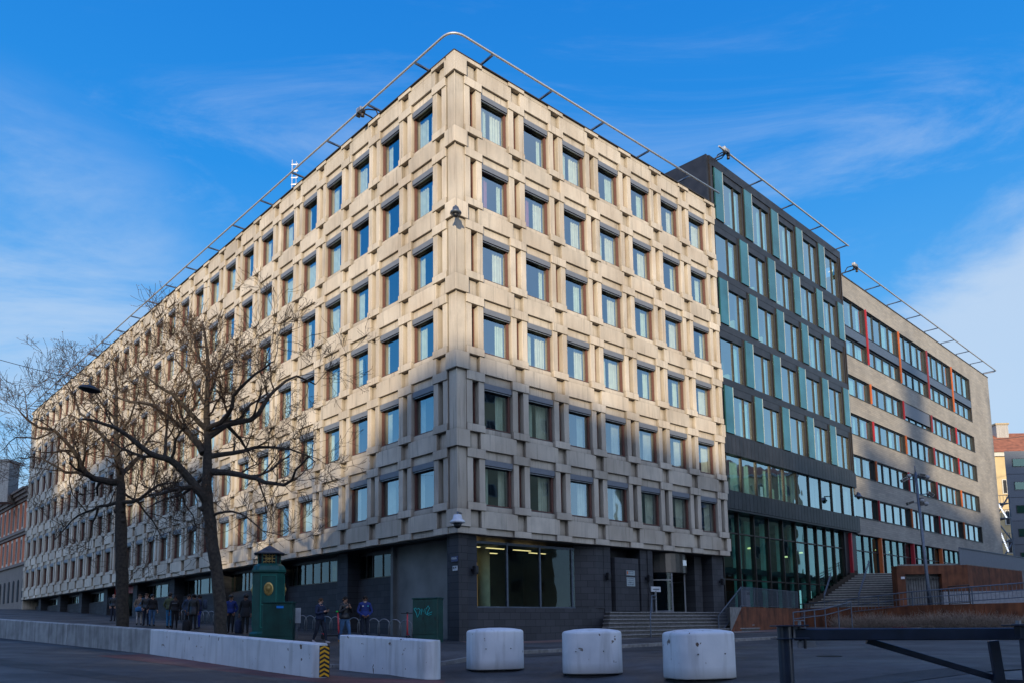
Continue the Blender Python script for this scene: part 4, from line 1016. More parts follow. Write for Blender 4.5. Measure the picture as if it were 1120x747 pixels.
limbs1 = [L_(Y1, [(228, 548), (205, 522), (187, 503), (169, 498), (140, 476), (112, 462), (90, 458)], -2, .16, .04), L_(Y1, [(225, 480), (247, 464), (274, 458), (288, 444), (300, 425), (325, 411), (345, 420)], 1.5, .12, .025),
 L_(Y1, [(232, 516), (260, 518), (290, 527), (312, 530), (322, 515), (338, 498)], -2.2, .11, .025), L_(Y1, [(228, 500), (255, 494), (279, 488), (319, 491), (345, 505)], 2, .09, .02),
 L_(Y1, [(222, 495), (205, 470), (193, 463), (170, 443), (140, 439), (118, 425)], 2, .11, .025), L_(Y1, [(225, 468), (207, 450), (189, 430), (170, 420), (150, 400)], -1.5, .09, .02),
 L_(Y1, [(226, 470), (250, 455), (255, 434), (268, 418), (290, 403), (300, 395)], -2, .09, .02), L_(Y1, [(226, 410), (214, 380), (209, 358)], 1, .05, .015), L_(Y1, [(226, 440), (240, 400), (252, 375)], 1.5, .06, .015),
 L_(Y1, [(231, 566), (246, 559), (263, 562), (287, 579), (308, 585)], -1.5, .045, .012), L_(Y1, [(226, 445), (205, 410), (185, 385)], 1.2, .06, .015), L_(Y1, [(226, 520), (200, 540), (180, 545), (160, 555)], 1.8, .06, .015)]
tree(b1, Y1, (trunk1, [.235, .215, .21, .205, .20, .155, .12, .09, .06, .03]), limbs1, 'bare tree with a leaning trunk in front of the concrete block, nearer the green kiosk', 11, .75)
Y2 = 33
b2 = at(134, 690, Y2); b2.z = gz(b2.x, b2.y) - .05
trunk2 = [b2, at(134, 650, Y2), at(133, 610, Y2), at(132, 570, Y2), at(132, 540, Y2), at(132, 520, Y2), at(128, 490, Y2), at(127, 455, Y2), at(127, 425, Y2), at(124, 400, Y2)]
limbs2 = [L_(Y2, [(132, 528), (112, 524), (94, 518), (80, 492), (59, 471), (41, 466), (22, 450)], -2, .14, .03), L_(Y2, [(105, 523), (85, 516), (71, 515), (45, 502), (20, 500)], 1, .07, .02), L_(Y2, [(129, 500), (112, 477), (88, 451), (82, 433), (70, 415)], 2, .09, .02),
 L_(Y2, [(134, 550), (153, 545), (174, 530), (195, 528)], -2, .08, .02), L_(Y2, [(130, 548), (109, 554), (80, 568), (60, 590)], 1.5, .07, .015), L_(Y2, [(108, 555), (101, 572), (97, 600)], .5, .045, .012), L_(Y2, [(131, 522), (138, 512), (153, 498), (165, 477), (185, 462)], 2, .10, .02),
 L_(Y2, [(128, 480), (145, 450), (152, 420)], -1.5, .06, .015), L_(Y2, [(127, 460), (105, 430), (98, 412)], -1, .05, .015), L_(Y2, [(60, 471), (40, 480), (18, 478), (5, 490)], .6, .04, .012), L_(Y2, [(132, 535), (160, 560), (180, 590)], 1.5, .05, .012), L_(Y2, [(82, 492), (60, 495), (35, 492)], -1, .05, .012)]
tree(b2, Y2, (trunk2, [.27, .24, .235, .23, .225, .19, .12, .09, .06, .03]), limbs2, 'bare tree with an upright trunk at the left, wide crown over the street wall', 23, .6)

# ================================================================== BARRIERS AND BOLLARDS
def slab_line(name, pts, h, th, mt, lbl, cat, round_start=False, round_end=False, parts=True):
    """free-standing wall along points, following the slope; optional rounded ends"""
    L = [0]
    for i in range(len(pts) - 1): L.append(L[-1] + (pts[i + 1] - pts[i]).length)
    secs = []
    N_ = max(2, int(L[-1] / .8))
    def P(d):
        for i in range(len(pts) - 1):
            if d <= L[i + 1] + 1e-6: return pts[i].lerp(pts[i + 1], (d - L[i]) / (L[i + 1] - L[i])), (pts[i + 1] - pts[i]).normalized()
        return pts[-1], (pts[-1] - pts[-2]).normalized()
    ds = []; R_ = th / 2
    if round_start: ds += [(R_ * (1 - cos(t)), sin(t)) for t in [pi / 2 * k / 8 for k in range(0, 8)]]
    a0 = R_ if round_start else 0; a1 = L[-1] - (R_ if round_end else 0)
    ds += [(a0 + (a1 - a0) * k / N_, 1) for k in range(N_ + 1)]
    if round_end: ds += [(L[-1] - R_ * (1 - cos(t)), sin(t)) for t in [pi / 2 * k / 8 for k in range(7, -1, -1)]]
    for d, wf in ds:
        p, t = P(min(max(d, 0), L[-1])); n = V3((t.y, -t.x, 0)).normalized(); w_ = max(.02, wf) * th / 2; z = gz(p.x, p.y)
        prof = [(-w_, -.25), (-w_, h - .03), (-w_ + .03 * wf, h), (w_ - .03 * wf, h), (w_, h - .03), (w_, -.25)]
        secs.append([V3((p.x + n.x * a, p.y + n.y * a, z + b)) for a, b in prof])
    q = MB(); q.sweep(secs, mt); c = pts[0].lerp(pts[-1], .5); c.z = gz(c.x, c.y)
    o = q.obj(name, world=True); o['label'] = lbl; o['category'] = cat
    return o
def G2(px, Y): p = on(px, Y); return V3((p.x, p.y, 0))
wa = [G2(354, 21.2), G2(300, 22.9), G2(172, 29)]; wb = [G2(171.4, 29.03), G2(80, 33.3)]; wc = [G2(79.4, 33.33), G2(0, 38), G2(-80, 44), G2(-200, 56)]
wA = slab_line('street_wall', wa, .88, .46, M['white_paint'], 'long white painted concrete street wall ending at the yellow and black chevron', 'low wall', True)
slab_line('street_wall', wb, .87, .42, M['old_wall'], 'stained grey stretch of street wall joining the white one', 'low wall')
slab_line('street_wall', wc, .86, .42, M['old_wall'], 'farthest grey stretch of street wall, running out at the left edge', 'low wall')
slab_line('barrier_block', [G2(380, 24.2), G2(478, 21.6)], 1.02, .55, M['white_paint'], 'short white concrete barrier block with one rounded end beside the bollards', 'barrier', False, True)
# chevron marker on the wall's rounded end
cv = thing('chevron_marker', at(355, 735, 20.8), 'yellow and black chevron marker plate on the end of the white street wall', 'sign')
yl = mat('signal_yellow', (.70, .36, .015), .5); q = MB(); q.box(-.13, .13, -.01, .01, 0, .80, M['black'])
for i in range(7):
    z = .0 + i * .115
    for sx in (-1, 1):
        zz = [z + .0, z + .055, z + .125, z + .07] if True else 0
        a = (sx * .12, -.013, min(zz[0], .8)); b = (sx * .12, -.013, min(zz[1], .8)); c = (0, -.013, min(z + .125, .8)); d = (0, -.013, min(z + .07, .8))
        q.add([a, b, c, d] if sx > 0 else [d, c, b, a], [(0, 1, 2, 3)] if sx < 0 else [(0, 1, 2, 3)], yl)
o = q.obj('plate', cv, rz=rad(8))
cv.location = V3((on(355, 21).x + .03, 20.90, gz(-4.9, 21) + .04))
def squircle(a, b, n, k=40):
    out = []
    for i in range(k):
        t = 2 * pi * i / k; c, s = cos(t), sin(t)
        out.append((a * math.copysign(abs(c) ** (2 / n), c), b * math.copysign(abs(s) ** (2 / n), s)))
    return out
def bollard():
    r = thing('bollard', (0, 0, 0), '', 'bollard', 'white concrete bollards')
    q = MB(); secs = []
    for z, s in ((.03, 1.0), (.06, 1.0), (1.06, .995), (1.10, .985), (1.13, .955), (1.15, .90), (1.19, .6), (1.21, .2)):
        secs.append([(x * s, y * s, z) for x, y in squircle(.80, .72, 3.2, 56)])
    q.sweep(secs, M['white_paint']); q.obj('body', r, smooth=True)
    q = MB(); q.sweep([[(x * .93, y * .93, z) for x, y in squircle(.80, .72, 3.2, 40)] for z in (-.1, .028)], M['dark']); q.obj('foot', r)
    for x in (-.42, .30):
        q = MB(); q.tube([(x, -.70, .62), (x, -.725, .62)], .016, M['black'], 8); q.obj('lifting_hole', r)
    return r
bo_ = bollard()
for i, (px, Y, rz, lb_) in enumerate(((541, 23.7, .25, 'white concrete bollard with rust chips near its top, beside the barrier block'), (647, 22.0, -.1, 'white concrete bollard with scrapes low on its side, between two others'), (763, 20.0, .3, 'white concrete bollard standing nearest the steel gate'))):
    p = on(px, Y); p.z -= .0
    if i == 0: bo_.location = p; bo_.rotation_euler.z = rz; bo_['label'] = lb_
    else: dup(bo_, p, rz, lb_)

# ================================================================== STEEL GATE IN THE FOREGROUND
YG = 10.0
gt = thing('steel_gate', on(858, YG), 'blue black steel swing gate with a round post and diagonal brace', 'gate')
gp = on(858, YG); gst = mat('blue_black_gate_paint', (.014, .022, .040), .28, var=.35, scale=4, spec=.7)
ztop = at(858, 684, YG).z
q = MB(); q.tube([(gp.x, gp.y, gp.z - .2), (gp.x, gp.y, ztop - .01)], .088, gst, 24); q.obj('post', gt, world=True, smooth=False)
q = MB(); q.box(gp.x - .14, gp.x + .26, gp.y - .13, gp.y + .13, ztop - .01, ztop + .008, gst); q.obj('top_plate', gt, world=True, bevel=.003)
q = MB(); z = at(858, 698, YG).z; q.box(gp.x - .14, gp.x + .26, gp.y - .13, gp.y + .13, z - .008, z + .008, gst); q.obj('lower_plate', gt, world=True, bevel=.003)
q = MB(); q.tube([(gp.x + .19, gp.y, z - .06), (gp.x + .19, gp.y, ztop + .07)], .02, M['galv'], 10); q.box(gp.x + .13, gp.x + .25, gp.y - .02, gp.y + .02, ztop + .055, ztop + .07, M['galv']); q.obj('hinge_bolt', gt, world=True)
q = MB(); q.box(gp.x + .09, gp.x + .15, gp.y - .05, gp.y + .05, z + .009, ztop - .012, M['galv']); q.obj('hinge_block', gt, world=True)
A_ = at(868, 693.5, YG); B2 = at(1135, 692.5, YG - .3)
def bar(a, b, w_, h, mt):
    d = (b - a).normalized(); s_ = d.cross(V3((0, 0, 1))).normalized() * w_ / 2; u_ = s_.normalized().cross(d) * h / 2
    q = MB(); q.sweep([[a - s_ - u_, a + s_ - u_, a + s_ + u_, a - s_ + u_], [b - s_ - u_, b + s_ - u_, b + s_ + u_, b - s_ + u_]], mt); return q
bar(A_, at(1180, 692.3, YG - .4), .10, .145, gst).obj('beam', gt, world=True, bevel=.012)
bar(at(948, 700, YG), at(1098, 744, YG), .06, .075, gst).obj('brace', gt, world=True, bevel=.006)
bar(at(1086, 700, YG - .1), at(1098, 770, YG - .1), .06, .12, gst).obj('leg', gt, world=True, bevel=.006)
bar(at(1085, 744, YG), at(1160, 746, YG), .06, .05, gst).obj('lower_bar', gt, world=True, bevel=.006)
q = MB(); q.box(A_.x + .02, A_.x + .24, A_.y - .09, A_.y - .06, A_.z - .16, A_.z - .085, M['galv']); q.tube([(A_.x + .1, A_.y - .1, A_.z - .17), (A_.x + .1, A_.y - .1, A_.z - .06)], .018, M['black'], 8); q.obj('latch', gt, world=True)
q = MB(); p = at(1112, 683, 9.2); q.box(p.x - .12, p.x + .7, p.y - .1, p.y + .1, p.z - .012, p.z + .012, gst); q.box(p.x + .0, p.x + .7, p.y - .06, p.y + .06, p.z - .15, p.z - .014, gst)
q.box(p.x + .04, p.x + .16, p.y - .05, p.y + .05, gz(p.x, p.y) - .1, p.z - .155, gst)
g2 = thing('gate_stop', V3((p.x + .1, p.y, gz(p.x, p.y))), 'short steel stop post with a flat top plate at the right edge', 'post'); q.obj('post', g2, world=True, bevel=.004)
q = MB(); q.tube([(p.x + .02, p.y, p.z), (p.x + .02, p.y, p.z + .05)], .03, M['galv'], 10); q.obj('bolt', g2, world=True)

iron = mat('cast_iron_cover', (.022, .021, .021), .6, metal=.5, var=.3)
for px, Y in ((640, 27.5), (905, 24), (250, 16.5), (440, 16.8)):
    p = on(px, Y); q = MB(); T = Matrix.Translation((p.x, p.y, p.z + .012)); q.lathe([(.36, -.03), (.36, .0), (.33, .004), (.33, .001), (.02, .003)], iron, 28, T); tag(q.obj('manhole_cover', world=True), 'round cast-iron manhole cover set in the asphalt ' + {640: 'behind the middle bollard', 905: 'of the square behind the steel gate', 250: 'of the road at the bottom left', 440: 'near the red cycle path'}[px], 'manhole cover')
patch_m = asphalt_mat('newer_asphalt_patch', (.024, .025, .028), .2)
def patch(name, pts, mt, dz=.008):
    q = MB(); n = len(pts); ps = [V3((p.x, p.y, gz(p.x, p.y) + dz)) for p in pts]; a, b, c, d = ps; vs = []; K = 8
    for i in range(K + 1):
        for j in range(K + 1):
            p = a.lerp(b, i / K).lerp(d.lerp(c, i / K), j / K); vs.append((p.x, p.y, gz(p.x, p.y) + dz))
    q.add(vs, [(i * (K + 1) + j, (i + 1) * (K + 1) + j, (i + 1) * (K + 1) + j + 1, i * (K + 1) + j + 1) for i in range(K) for j in range(K)], mt); tag(q.obj(name), kind='structure')
patch('asphalt_repair', [on(560, 26), on(800, 30), on(800, 31.6), on(560, 27.2)], patch_m)
patch('asphalt_repair', [on(880, 17), on(1200, 19), on(1200, 20.5), on(880, 18.0)], patch_m)
patch('asphalt_repair', [on(-40, 24), on(200, 17.5), on(215, 18.5), on(-40, 26.5)], patch_m, .005)
patch('asphalt_repair', [on(150, 15.6), on(330, 14), on(330, 14.5), on(150, 16.2)], patch_m, .009)
# ================================================================== KIOSK AND CABINETS
K0 = on(293, 34); K0.z = gz(K0.x, K0.y) + .1
ks = thing('green_kiosk', K0, 'ornate green cast-iron kiosk with gilded reliefs and a pointed lead roof', 'kiosk', None, rad(16))
def oct_(w_, c): return [(-w_ + c, -w_), (w_ - c, -w_), (w_, -w_ + c), (w_, w_ - c), (w_ - c, w_), (-w_ + c, w_), (-w_, w_ - c), (-w_, -w_ + c)]
def octsec(w_, c, z): return [(x, y, z) for x, y in oct_(w_, c)]
gr_ = M['green_l']
q = MB(); q.sweep([octsec(.74, .3, -.1), octsec(.74, .3, .22), octsec(.66, .27, .30)], gr_); q.obj('plinth', ks)
q = MB(); q.sweep([octsec(.62, .26, .3), octsec(.62, .26, 2.72), octsec(.69, .28, 2.76), octsec(.69, .28, 2.84), octsec(.60, .25, 3.02), octsec(.48, .2, 3.12)], gr_); q.obj('body', ks)
q = MB(); q.sweep([octsec(.43, .18, 3.12), octsec(.43, .18, 3.52)], M['dark']); q.obj('lantern', ks)
q = MB()
for k in range(4):
    T = Matrix.Rotation(k * pi / 2, 4, 'Z')
    for i in range(5): x = -.26 + i * .13; q.box(x - .012, x + .012, -.455, -.435, 3.14, 3.52, M['gold'], T)
    for z in (3.2, 3.33, 3.46): q.box(-.26, .26, -.458, -.44, z - .012, z + .012, M['gold'], T)
    for a_ in (-1, 1): q.tube([(a_ * .24, -.46, 3.15), (-a_ * .24, -.46, 3.5)], .012, M['gold'], 5, T)
    for s_ in (-1, 1): q.box(s_ * .27 - .03, s_ * .27 + .03, -.46, -.42, 3.12, 3.52, gr_, T)
q.obj('lattice', ks)
q = MB(); q.sweep([octsec(.60, .25, 3.52), octsec(.62, .26, 3.56), octsec(.44, .18, 3.64), octsec(.18, .07, 3.82), octsec(.03, .012, 3.92)], mat('lead_roof', (.06, .07, .09), .6, var=.2)); q.tube([(0, 0, 3.9), (0, 0, 4.16)], .018, M['steel_b'], 6); q.obj('roof', ks)
for k in range(4):
    T = Matrix.Rotation(k * pi / 2, 4, 'Z'); q = MB()
    for a0, a1, z0, z1 in ((-.30, .30, .45, .49), (-.30, .30, 2.6, 2.64), (-.32, -.28, .49, 2.6), (.28, .32, .49, 2.6), (-.28, .28, 1.38, 1.42)): q.box(a0, a1, -.645, -.62, z0, z1, mat('green_edge', (.02, .18, .15), .35) if 'green_edge' not in MATS else MATS['green_edge'], T)
    q.obj('panel_frame', ks)
    q = MB(); q.lathe([(.19, 0), (.19, .03), (.14, .05), (.13, .02)], M['gold'], 24, T @ Matrix.Translation((0, -.62, 2.05)) @ Matrix.Rotation(pi / 2, 4, 'X') @ Matrix.Scale(1.45, 4, (0, 1, 0)))
    q.lathe([(.07, 0), (.06, .06), (.02, .09)], M['gold'], 14, T @ Matrix.Translation((0, -.63, 2.05)) @ Matrix.Rotation(pi / 2, 4, 'X') @ Matrix.Scale(1.9, 4, (0, 1, 0))); q.obj('relief', ks)
q = MB(); q.box(-.652, -.63, -.16, .16, 1.0, 1.34, M['blind']); q.obj('notice', ks)
def cabinet(px, Y, w_, d_, h, rz, lbl, n):
    p = on(px, Y); p.z = gz(p.x, p.y) + .1; r = thing('utility_cabinet', p, lbl, 'utility cabinet', None, rz); g_ = M['green']
    q = MB(); q.box(-w_ / 2, w_ / 2, -d_ / 2, d_ / 2, -.15, h - .03, g_); q.obj('body', r, bevel=.012)
    q = MB(); q.box(-w_ / 2 - .03, w_ / 2 + .03, -d_ / 2 - .03, d_ / 2 + .03, h - .027, h + .03, g_); q.obj('lid', r, bevel=.012)
    for k in range(n):
        a = -w_ / 2 + .02 + k * (w_ - .04) / n; q = MB(); q.box(a + .008, a + (w_ - .04) / n - .008, -d_ / 2 - .018, -d_ / 2 - .002, .32, h - .06, g_); o = q.obj('door', r, bevel=.004)
        q = MB(); q.box(a + (w_ - .04) / n - .09, a + (w_ - .04) / n - .06, -d_ / 2 - .04, -d_ / 2 - .019, h * .5, h * .5 + .14, M['black']); q.obj('handle', o)
    q = MB(); q.box(-w_ / 2 + .01, w_ / 2 - .01, -d_ / 2 - .012, -d_ / 2 - .002, -.1, .28, g_); q.obj('kick_plate', r)
    return r
c1 = cabinet(305, 31.6, 1.15, .5, 1.62, rad(4), 'green utility cabinet with a small blue sticker in front of the kiosk', 1)
q = MB(); q.box(-.05, .22, -.285, -.272, 1.40, 1.49, mat('blue_sticker', (.01, .20, .65), .4)); q.obj('sticker', c1)
q = MB(); pp = on(324.5, 32.2); q.box(-.15, .15, -.02, .02, .85, 1.45, white); q.tube([(0, .03, -.1), (0, .03, 1.4)], .02, M['galv'], 8)
nb = thing('notice_board', pp, 'plain white notice on a pole beside the blue-stickered cabinet', 'sign'); q.obj('board', nb)
c2 = cabinet(468, 32.2, 1.08, .55, 1.72, rad(-18), 'green utility cabinet with cyan graffiti near the office corner', 2)
q = MB(); cy = mat('cyan_spray_paint', (.02, .45, .45), .6)
def stroke(pts): q.tube([(x * .36 - .48, -.30, .98 + z * .34) for x, z in pts], .014, cy, 5)
stroke([(.1, .9), (.35, .45), (.45, 0), (.7, .5), (.8, .85), (.6, 1.05), (.4, .9), (.25, 1.1), (.05, 1.0), (.1, .9)])
stroke([(.9, .3), (1.0, 1.0), (1.15, .6), (1.35, 1.0), (1.4, .4)]); stroke([(1.5, .95), (1.75, 1.3), (1.9, 1.0), (1.6, .45), (1.75, .2), (2.15, .35)]); stroke([(1.5, .3), (2.2, .6)])
q.obj('graffiti', c2)

# ================================================================== BICYCLE STANDS, SCOOTERS
hp = MB(); pts_ = [(0, -.28, -.1), (0, -.28, .52)] + [(0, -.28 * cos(t), .52 + .28 * sin(t)) for t in [pi * k / 10 for k in range(1, 10)]] + [(0, .28, .52), (0, .28, -.1)]
hp.tube(pts_, .022, M['galv'], 8)
hm = hp.mesh('bicycle_stand')
for p in hm.polygons: p.use_smooth = True
idx = 0
spots_ = [1.9 + .82 * i for i in range(17)] + [20.5 + .9 * i for i in range(9)]
for k, s_ in enumerate(spots_):
    p = C0 + nL * 1.35 + uL * s_; p.z = gz(p.x, p.y) + .12
    o = bpy.data.objects.new('bicycle_stand', hm); COL.objects.link(o); o.location = p; o.rotation_euler.z = .7412 + rad(32)
    near = k < 17
    tag(o, 'galvanised bicycle hoop in the row behind the three near pedestrians' if near else 'galvanised bicycle hoop in the far row beyond the leaning tree trunk', 'bicycle stand', 'bicycle hoops in the near row' if near else 'bicycle hoops in the far row')
def scooter(loc, rz, lbl, grn):
    r = thing('electric_scooter', loc, lbl, 'electric scooter', None, rz); cr = mat('scooter_coral', (.55, .05, .06), .4)
    q = MB(); q.box(-.42, .36, -.09, .09, .12, .17, M['black']); q.box(-.40, .34, -.07, .07, .171, .176, M['dark']); q.obj('deck', r, bevel=.01)
    q = MB(); q.tube([(.44, 0, .16), (.40, 0, .35), (.34, 0, 1.08)], [.042, .038, .032], cr, 10); q.obj('stem', r, smooth=True)
    q = MB(); q.tube([(.33, -.27, 1.10), (.33, .27, 1.10)], .018, M['black'], 8); q.box(.28, .36, -.05, .05, 1.09, 1.15, grn); q.obj('handlebar', r)
    for x in (.48, -.48):
        q = MB(); q.tube([(x, -.03, .12), (x, .03, .12)], .12, M['black'], 20); q.obj('wheel', r)
    q = MB(); q.box(.42, .52, -.045, .045, .17, .27, cr); q.box(-.54, -.40, -.05, .05, .2, .25, cr); q.obj('mudguard', r, bevel=.01)
    return r
def gp_(px, Y): p = on(px, Y); p.z = gz(p.x, p.y) + .12; return p
scooter(gp_(363, 32.8), rad(60), 'coral red electric scooter with a green display between two walking pedestrians', mat('green_display', (.02, .6, .08), .4))
scooter(gp_(446, 33.2), rad(100), 'coral red electric scooter parked beside the graffitied cabinet', M['black'])

# ================================================================== HANGING LAMP AND WIRES
lp = at(98, 422.5, 25); LA = at(-60, 376, 27); LB = TL @ V3((-36.0, -.3, 14.5))
q = MB(); pts = []
def cat_(a, b, sag, n=16): return [a.lerp(b, i / n) - V3((0, 0, sag * 4 * (i / n) * (1 - i / n))) for i in range(n + 1)]
top = lp + V3((0, 0, .14))
q.tube(cat_(LA, top, .05), .011, M['black'], 5); q.tube(cat_(top, LB, .25), .009, M['black'], 5); tag(q.obj('lamp_wire', world=True), 'thin cable crossing the sky that carries the hanging street lamp', 'cable')
hl = thing('hanging_lamp', lp - V3((0, 0, .12)), 'dark disc-shaped street lamp hanging from a cable over the road', 'street lamp')
q = MB(); T = Matrix.Rotation(rad(7), 4, 'Y'); q.lathe([(.05, .15), (.14, .14), (.29, .08), (.33, .02), (.32, .0)], M['black'], 28, T); q.obj('shade', hl, smooth=True)
q = MB(); q.lathe([(.29, -.002), (.22, -.04), (.05, -.06)], M['dark'], 24, T); q.obj('diffuser', hl, smooth=True)
q = MB(); q.tube([(0, 0, .14), (0, 0, .27)], .02, M['steel_b'], 6); q.obj('hanger', hl)
# ================================================================== TERRACE, STAIRS AND CORTEN WALLS ON THE RIGHT
def XY(px, Y): d = ray(px, 680); return (d.x * Y, Y)
ZT1, ZT2 = 2.42, 5.1
pA, pC = XY(799, 43.2), XY(874, 52.5)
gdir = (CG, SG)
nG = (SG, -CG)
pE = (28.6, 44.0); pF = (70, 37)
stone_t = mat('terrace_paving', (.20, .20, .195), .85, var=.25, scale=5)
q = MB(); gl0 = TG @ V3((0, .3, 0)); gl1 = TG @ V3((60, .3, 0))
q.prism([pA, pC, pE, pF, (90, 60), (gl1.x, gl1.y), (gl0.x, gl0.y)], -.5, ZT1, stone_t); o = q.obj('terrace', world=True); tag(o, kind='structure')
def wall_seg(q, a, b, za, zb, z0, th, mt):
    d = V3((b[0] - a[0], b[1] - a[1], 0)).normalized(); n = V3((d.y, -d.x, 0)) * th
    q.prism([(a[0] + n.x, a[1] + n.y), (b[0] + n.x, b[1] + n.y), b, a], [z0] * 4, [za, zb, zb, za], mt)
cw = thing('corten_retaining_wall', (pA[0], pA[1], .9), 'rust brown corten retaining wall with a sloping end right of the entrance steps', 'retaining wall')
d = V3((pC[0] - pA[0], pC[1] - pA[1], 0)); Ls = d.length; d.normalize()
pa0 = (pA[0] - d.x * .2, pA[1] - d.y * .2); pA1 = (pA[0] + d.x * 1.75, pA[1] + d.y * 1.75)
n_ = int((Ls - 1.75) / 2.4)
q = MB(); wall_seg(q, pa0, (pA1[0] - d.x * .01, pA1[1] - d.y * .01), .95, ZT1 + .03, .3, .12, M['corten']); q.obj('sloping_plate', cw, world=True)
for i in range(n_):
    a = (pA1[0] + d.x * (Ls - 1.75) * i / n_, pA1[1] + d.y * (Ls - 1.75) * i / n_); b = (pA1[0] + d.x * ((Ls - 1.75) * (i + 1) / n_ - .02), pA1[1] + d.y * ((Ls - 1.75) * (i + 1) / n_ - .02))
    q = MB(); wall_seg(q, a, b, ZT1 + .03, ZT1 + .03, .3, .12, M['corten']); q.obj('plate', cw, world=True)
cw2 = thing('corten_retaining_wall', (pC[0] + 4, 50, 1), 'low rust brown corten retaining wall behind the bare shrubs', 'retaining wall')
for A, Bq in ((pC, pE), (pE, pF)):
    L = math.dist(A, Bq); n = int(L / 2.4)
    for i in range(n):
        a = (A[0] + (Bq[0] - A[0]) * i / n, A[1] + (Bq[1] - A[1]) * i / n); t = (i + .992) / n; b = (A[0] + (Bq[0] - A[0]) * t, A[1] + (Bq[1] - A[1]) * t)
        q = MB(); wall_seg(q, a, b, ZT1 + .03, ZT1 + .03, .3, .12, M['corten']); q.obj('plate', cw2, world=True)
# upper plaza and stairs
zs = ZT2
q = MB(); c0 = XY(984, 50.6); c1 = XY(1061, 50.6); c2 = XY(1121, 58); c3 = (70, 72)
cs0 = (29.3, 60.2)
fL = TG @ V3((18.2, .28, 0))
q.prism([(fL.x, 60.2), cs0, (c0[0] + .3, c0[1] + .3), (c1[0], c1[1] + .3), (c2[0], c2[1] + .3), c3, (80, 95), (gl1.x + 4, gl1.y)], ZT1 - .5, zs, stone_t); tag(q.obj('upper_plaza', world=True), kind='structure')
sw_ = thing('plaza_stairs', (25, 57, ZT1), 'wide pale stone stairs climbing from the terrace to the upper plaza', 'stairs')
ns = 15
for i in range(ns):
    y = 54.0 + i * .41; z = ZT1 + (i + 1) * (ZT2 - ZT1) / ns; u = (y - G0.y) / SG; xl = G0.x + u * CG + .05; xr = 25.9 + (29.2 - 25.9) * i / ns
    q = MB(); q.box(xl, xr, y, y + .46, z - .055, z, mat('pale_stone_step', (.30, .29, .26), .85, var=.2, scale=6) if i == 0 else MATS['pale_stone_step']); q.box(xl + .01, xr - .01, y + .04, y + .45, z - .24, z - .057, riser); q.obj('step', sw_, world=True)
q = MB(); 
for i in range(ns): y = 54.0 + i * .41; z = ZT1 + (i + 1) * (ZT2 - ZT1) / ns; u = (y - G0.y) / SG; xl = G0.x + u * CG; q.box(xl - .05, xl + .3, y - .02, y + .44, z - .15, z + .22, M['bronze'])
q.obj('stepped_stringer', sw_, world=True)
sb = M['steel_b']
for px in (903, 941):
    Yb, Yt = 54.2, 60.0; b = V3((*XY(px, Yb), ZT1)); t = V3((*XY(px + 14, Yt), ZT2))
    handrail('stair_handrail', [b + V3((0, 0, .95)), t + V3((0, 0, .95)), t + V3((.2, .6, .95))], [(b + V3((0, 0, .95)), ZT1), (t + V3((0, 0, .95)), ZT2)], 'left tubular handrail on the wide plaza stairs' if px == 903 else 'right tubular handrail on the wide plaza stairs', 'handrail', sb, .03)
# corten portal with the dark opening and the side wall beyond
pt = thing('corten_portal', (c0[0] + 2, c0[1], ZT1), 'rust brown corten box with a dark gated opening under the upper plaza', 'entrance')
def onl(px): return XY(px, 50.6)
q = MB(); co = M['corten']
q.box(onl(984)[0], onl(993)[0], 50.5, 51.2, ZT1 - .02, 4.98, co); q.obj('side_plate', pt, world=True)
q = MB(); q.box(onl(993)[0] + .005, onl(1033)[0], 50.5, 51.2, 4.45, 4.98, co); q.obj('lintel_plate', pt, world=True)
q = MB(); q.box(onl(1033)[0] + .005, onl(1062)[0], 50.5, 51.2, 3.35, 4.98, co); q.obj('front_plate', pt, world=True)
q = MB(); q.box(onl(1033)[0] + .01, onl(1062)[0] + 12, 50.45, 50.9, ZT1 - .01, 3.33, mat('light_concrete_base', (.24, .25, .27), .85, var=.2)); q.obj('concrete_base', pt, world=True)
q = MB(); q.box(onl(993)[0], onl(1033)[0], 51.6, 51.7, ZT1, 4.5, M['dark']); q.obj('recess', pt, world=True)
q = MB()
x = onl(993)[0] + .1
while x < onl(1033)[0]: q.box(x - .015, x + .015, 50.7, 50.73, ZT1 + .05, 4.2, M['black']); x += .16
q.box(onl(993)[0], onl(1033)[0], 50.69, 50.74, 4.2, 4.25, M['black']); q.obj('bar_gate', pt, world=True)
q = MB(); q.box(onl(988)[0], onl(992)[0], 50.46, 50.49, 4.15, 4.3, white); q.obj('sign', pt, world=True)
L = math.dist(c1, c2); n = 4
for i in range(n):
    a = (c1[0] + (c2[0] - c1[0]) * i / n, c1[1] + (c2[1] - c1[1]) * i / n); t = (i + .995) / n; b = (c1[0] + (c2[0] - c1[0]) * t, c1[1] + (c2[1] - c1[1]) * t)
    q = MB(); wall_seg(q, a, b, 4.98, 4.98, ZT1, .1, co); q.obj('side_wall_plate', pt, world=True)
pr = thing('metal_parapet', (c1[0], c1[1], 5), 'slate grey sheet metal parapet on top of the corten side wall', 'parapet'); q = MB()
wall_seg(q, (c1[0] - .3, c1[1] + .1), (c2[0] + 6, c2[1] + 6), 6.05, 6.05, 4.985, .06, M['blind']); q.obj('panel', pr, world=True); q = MB(); wall_seg(q, (c1[0] - .3, c1[1] + .1), (c2[0] + 6, c2[1] + 6), 6.11, 6.11, 6.052, .1, sb); q.obj('capping', pr, world=True)
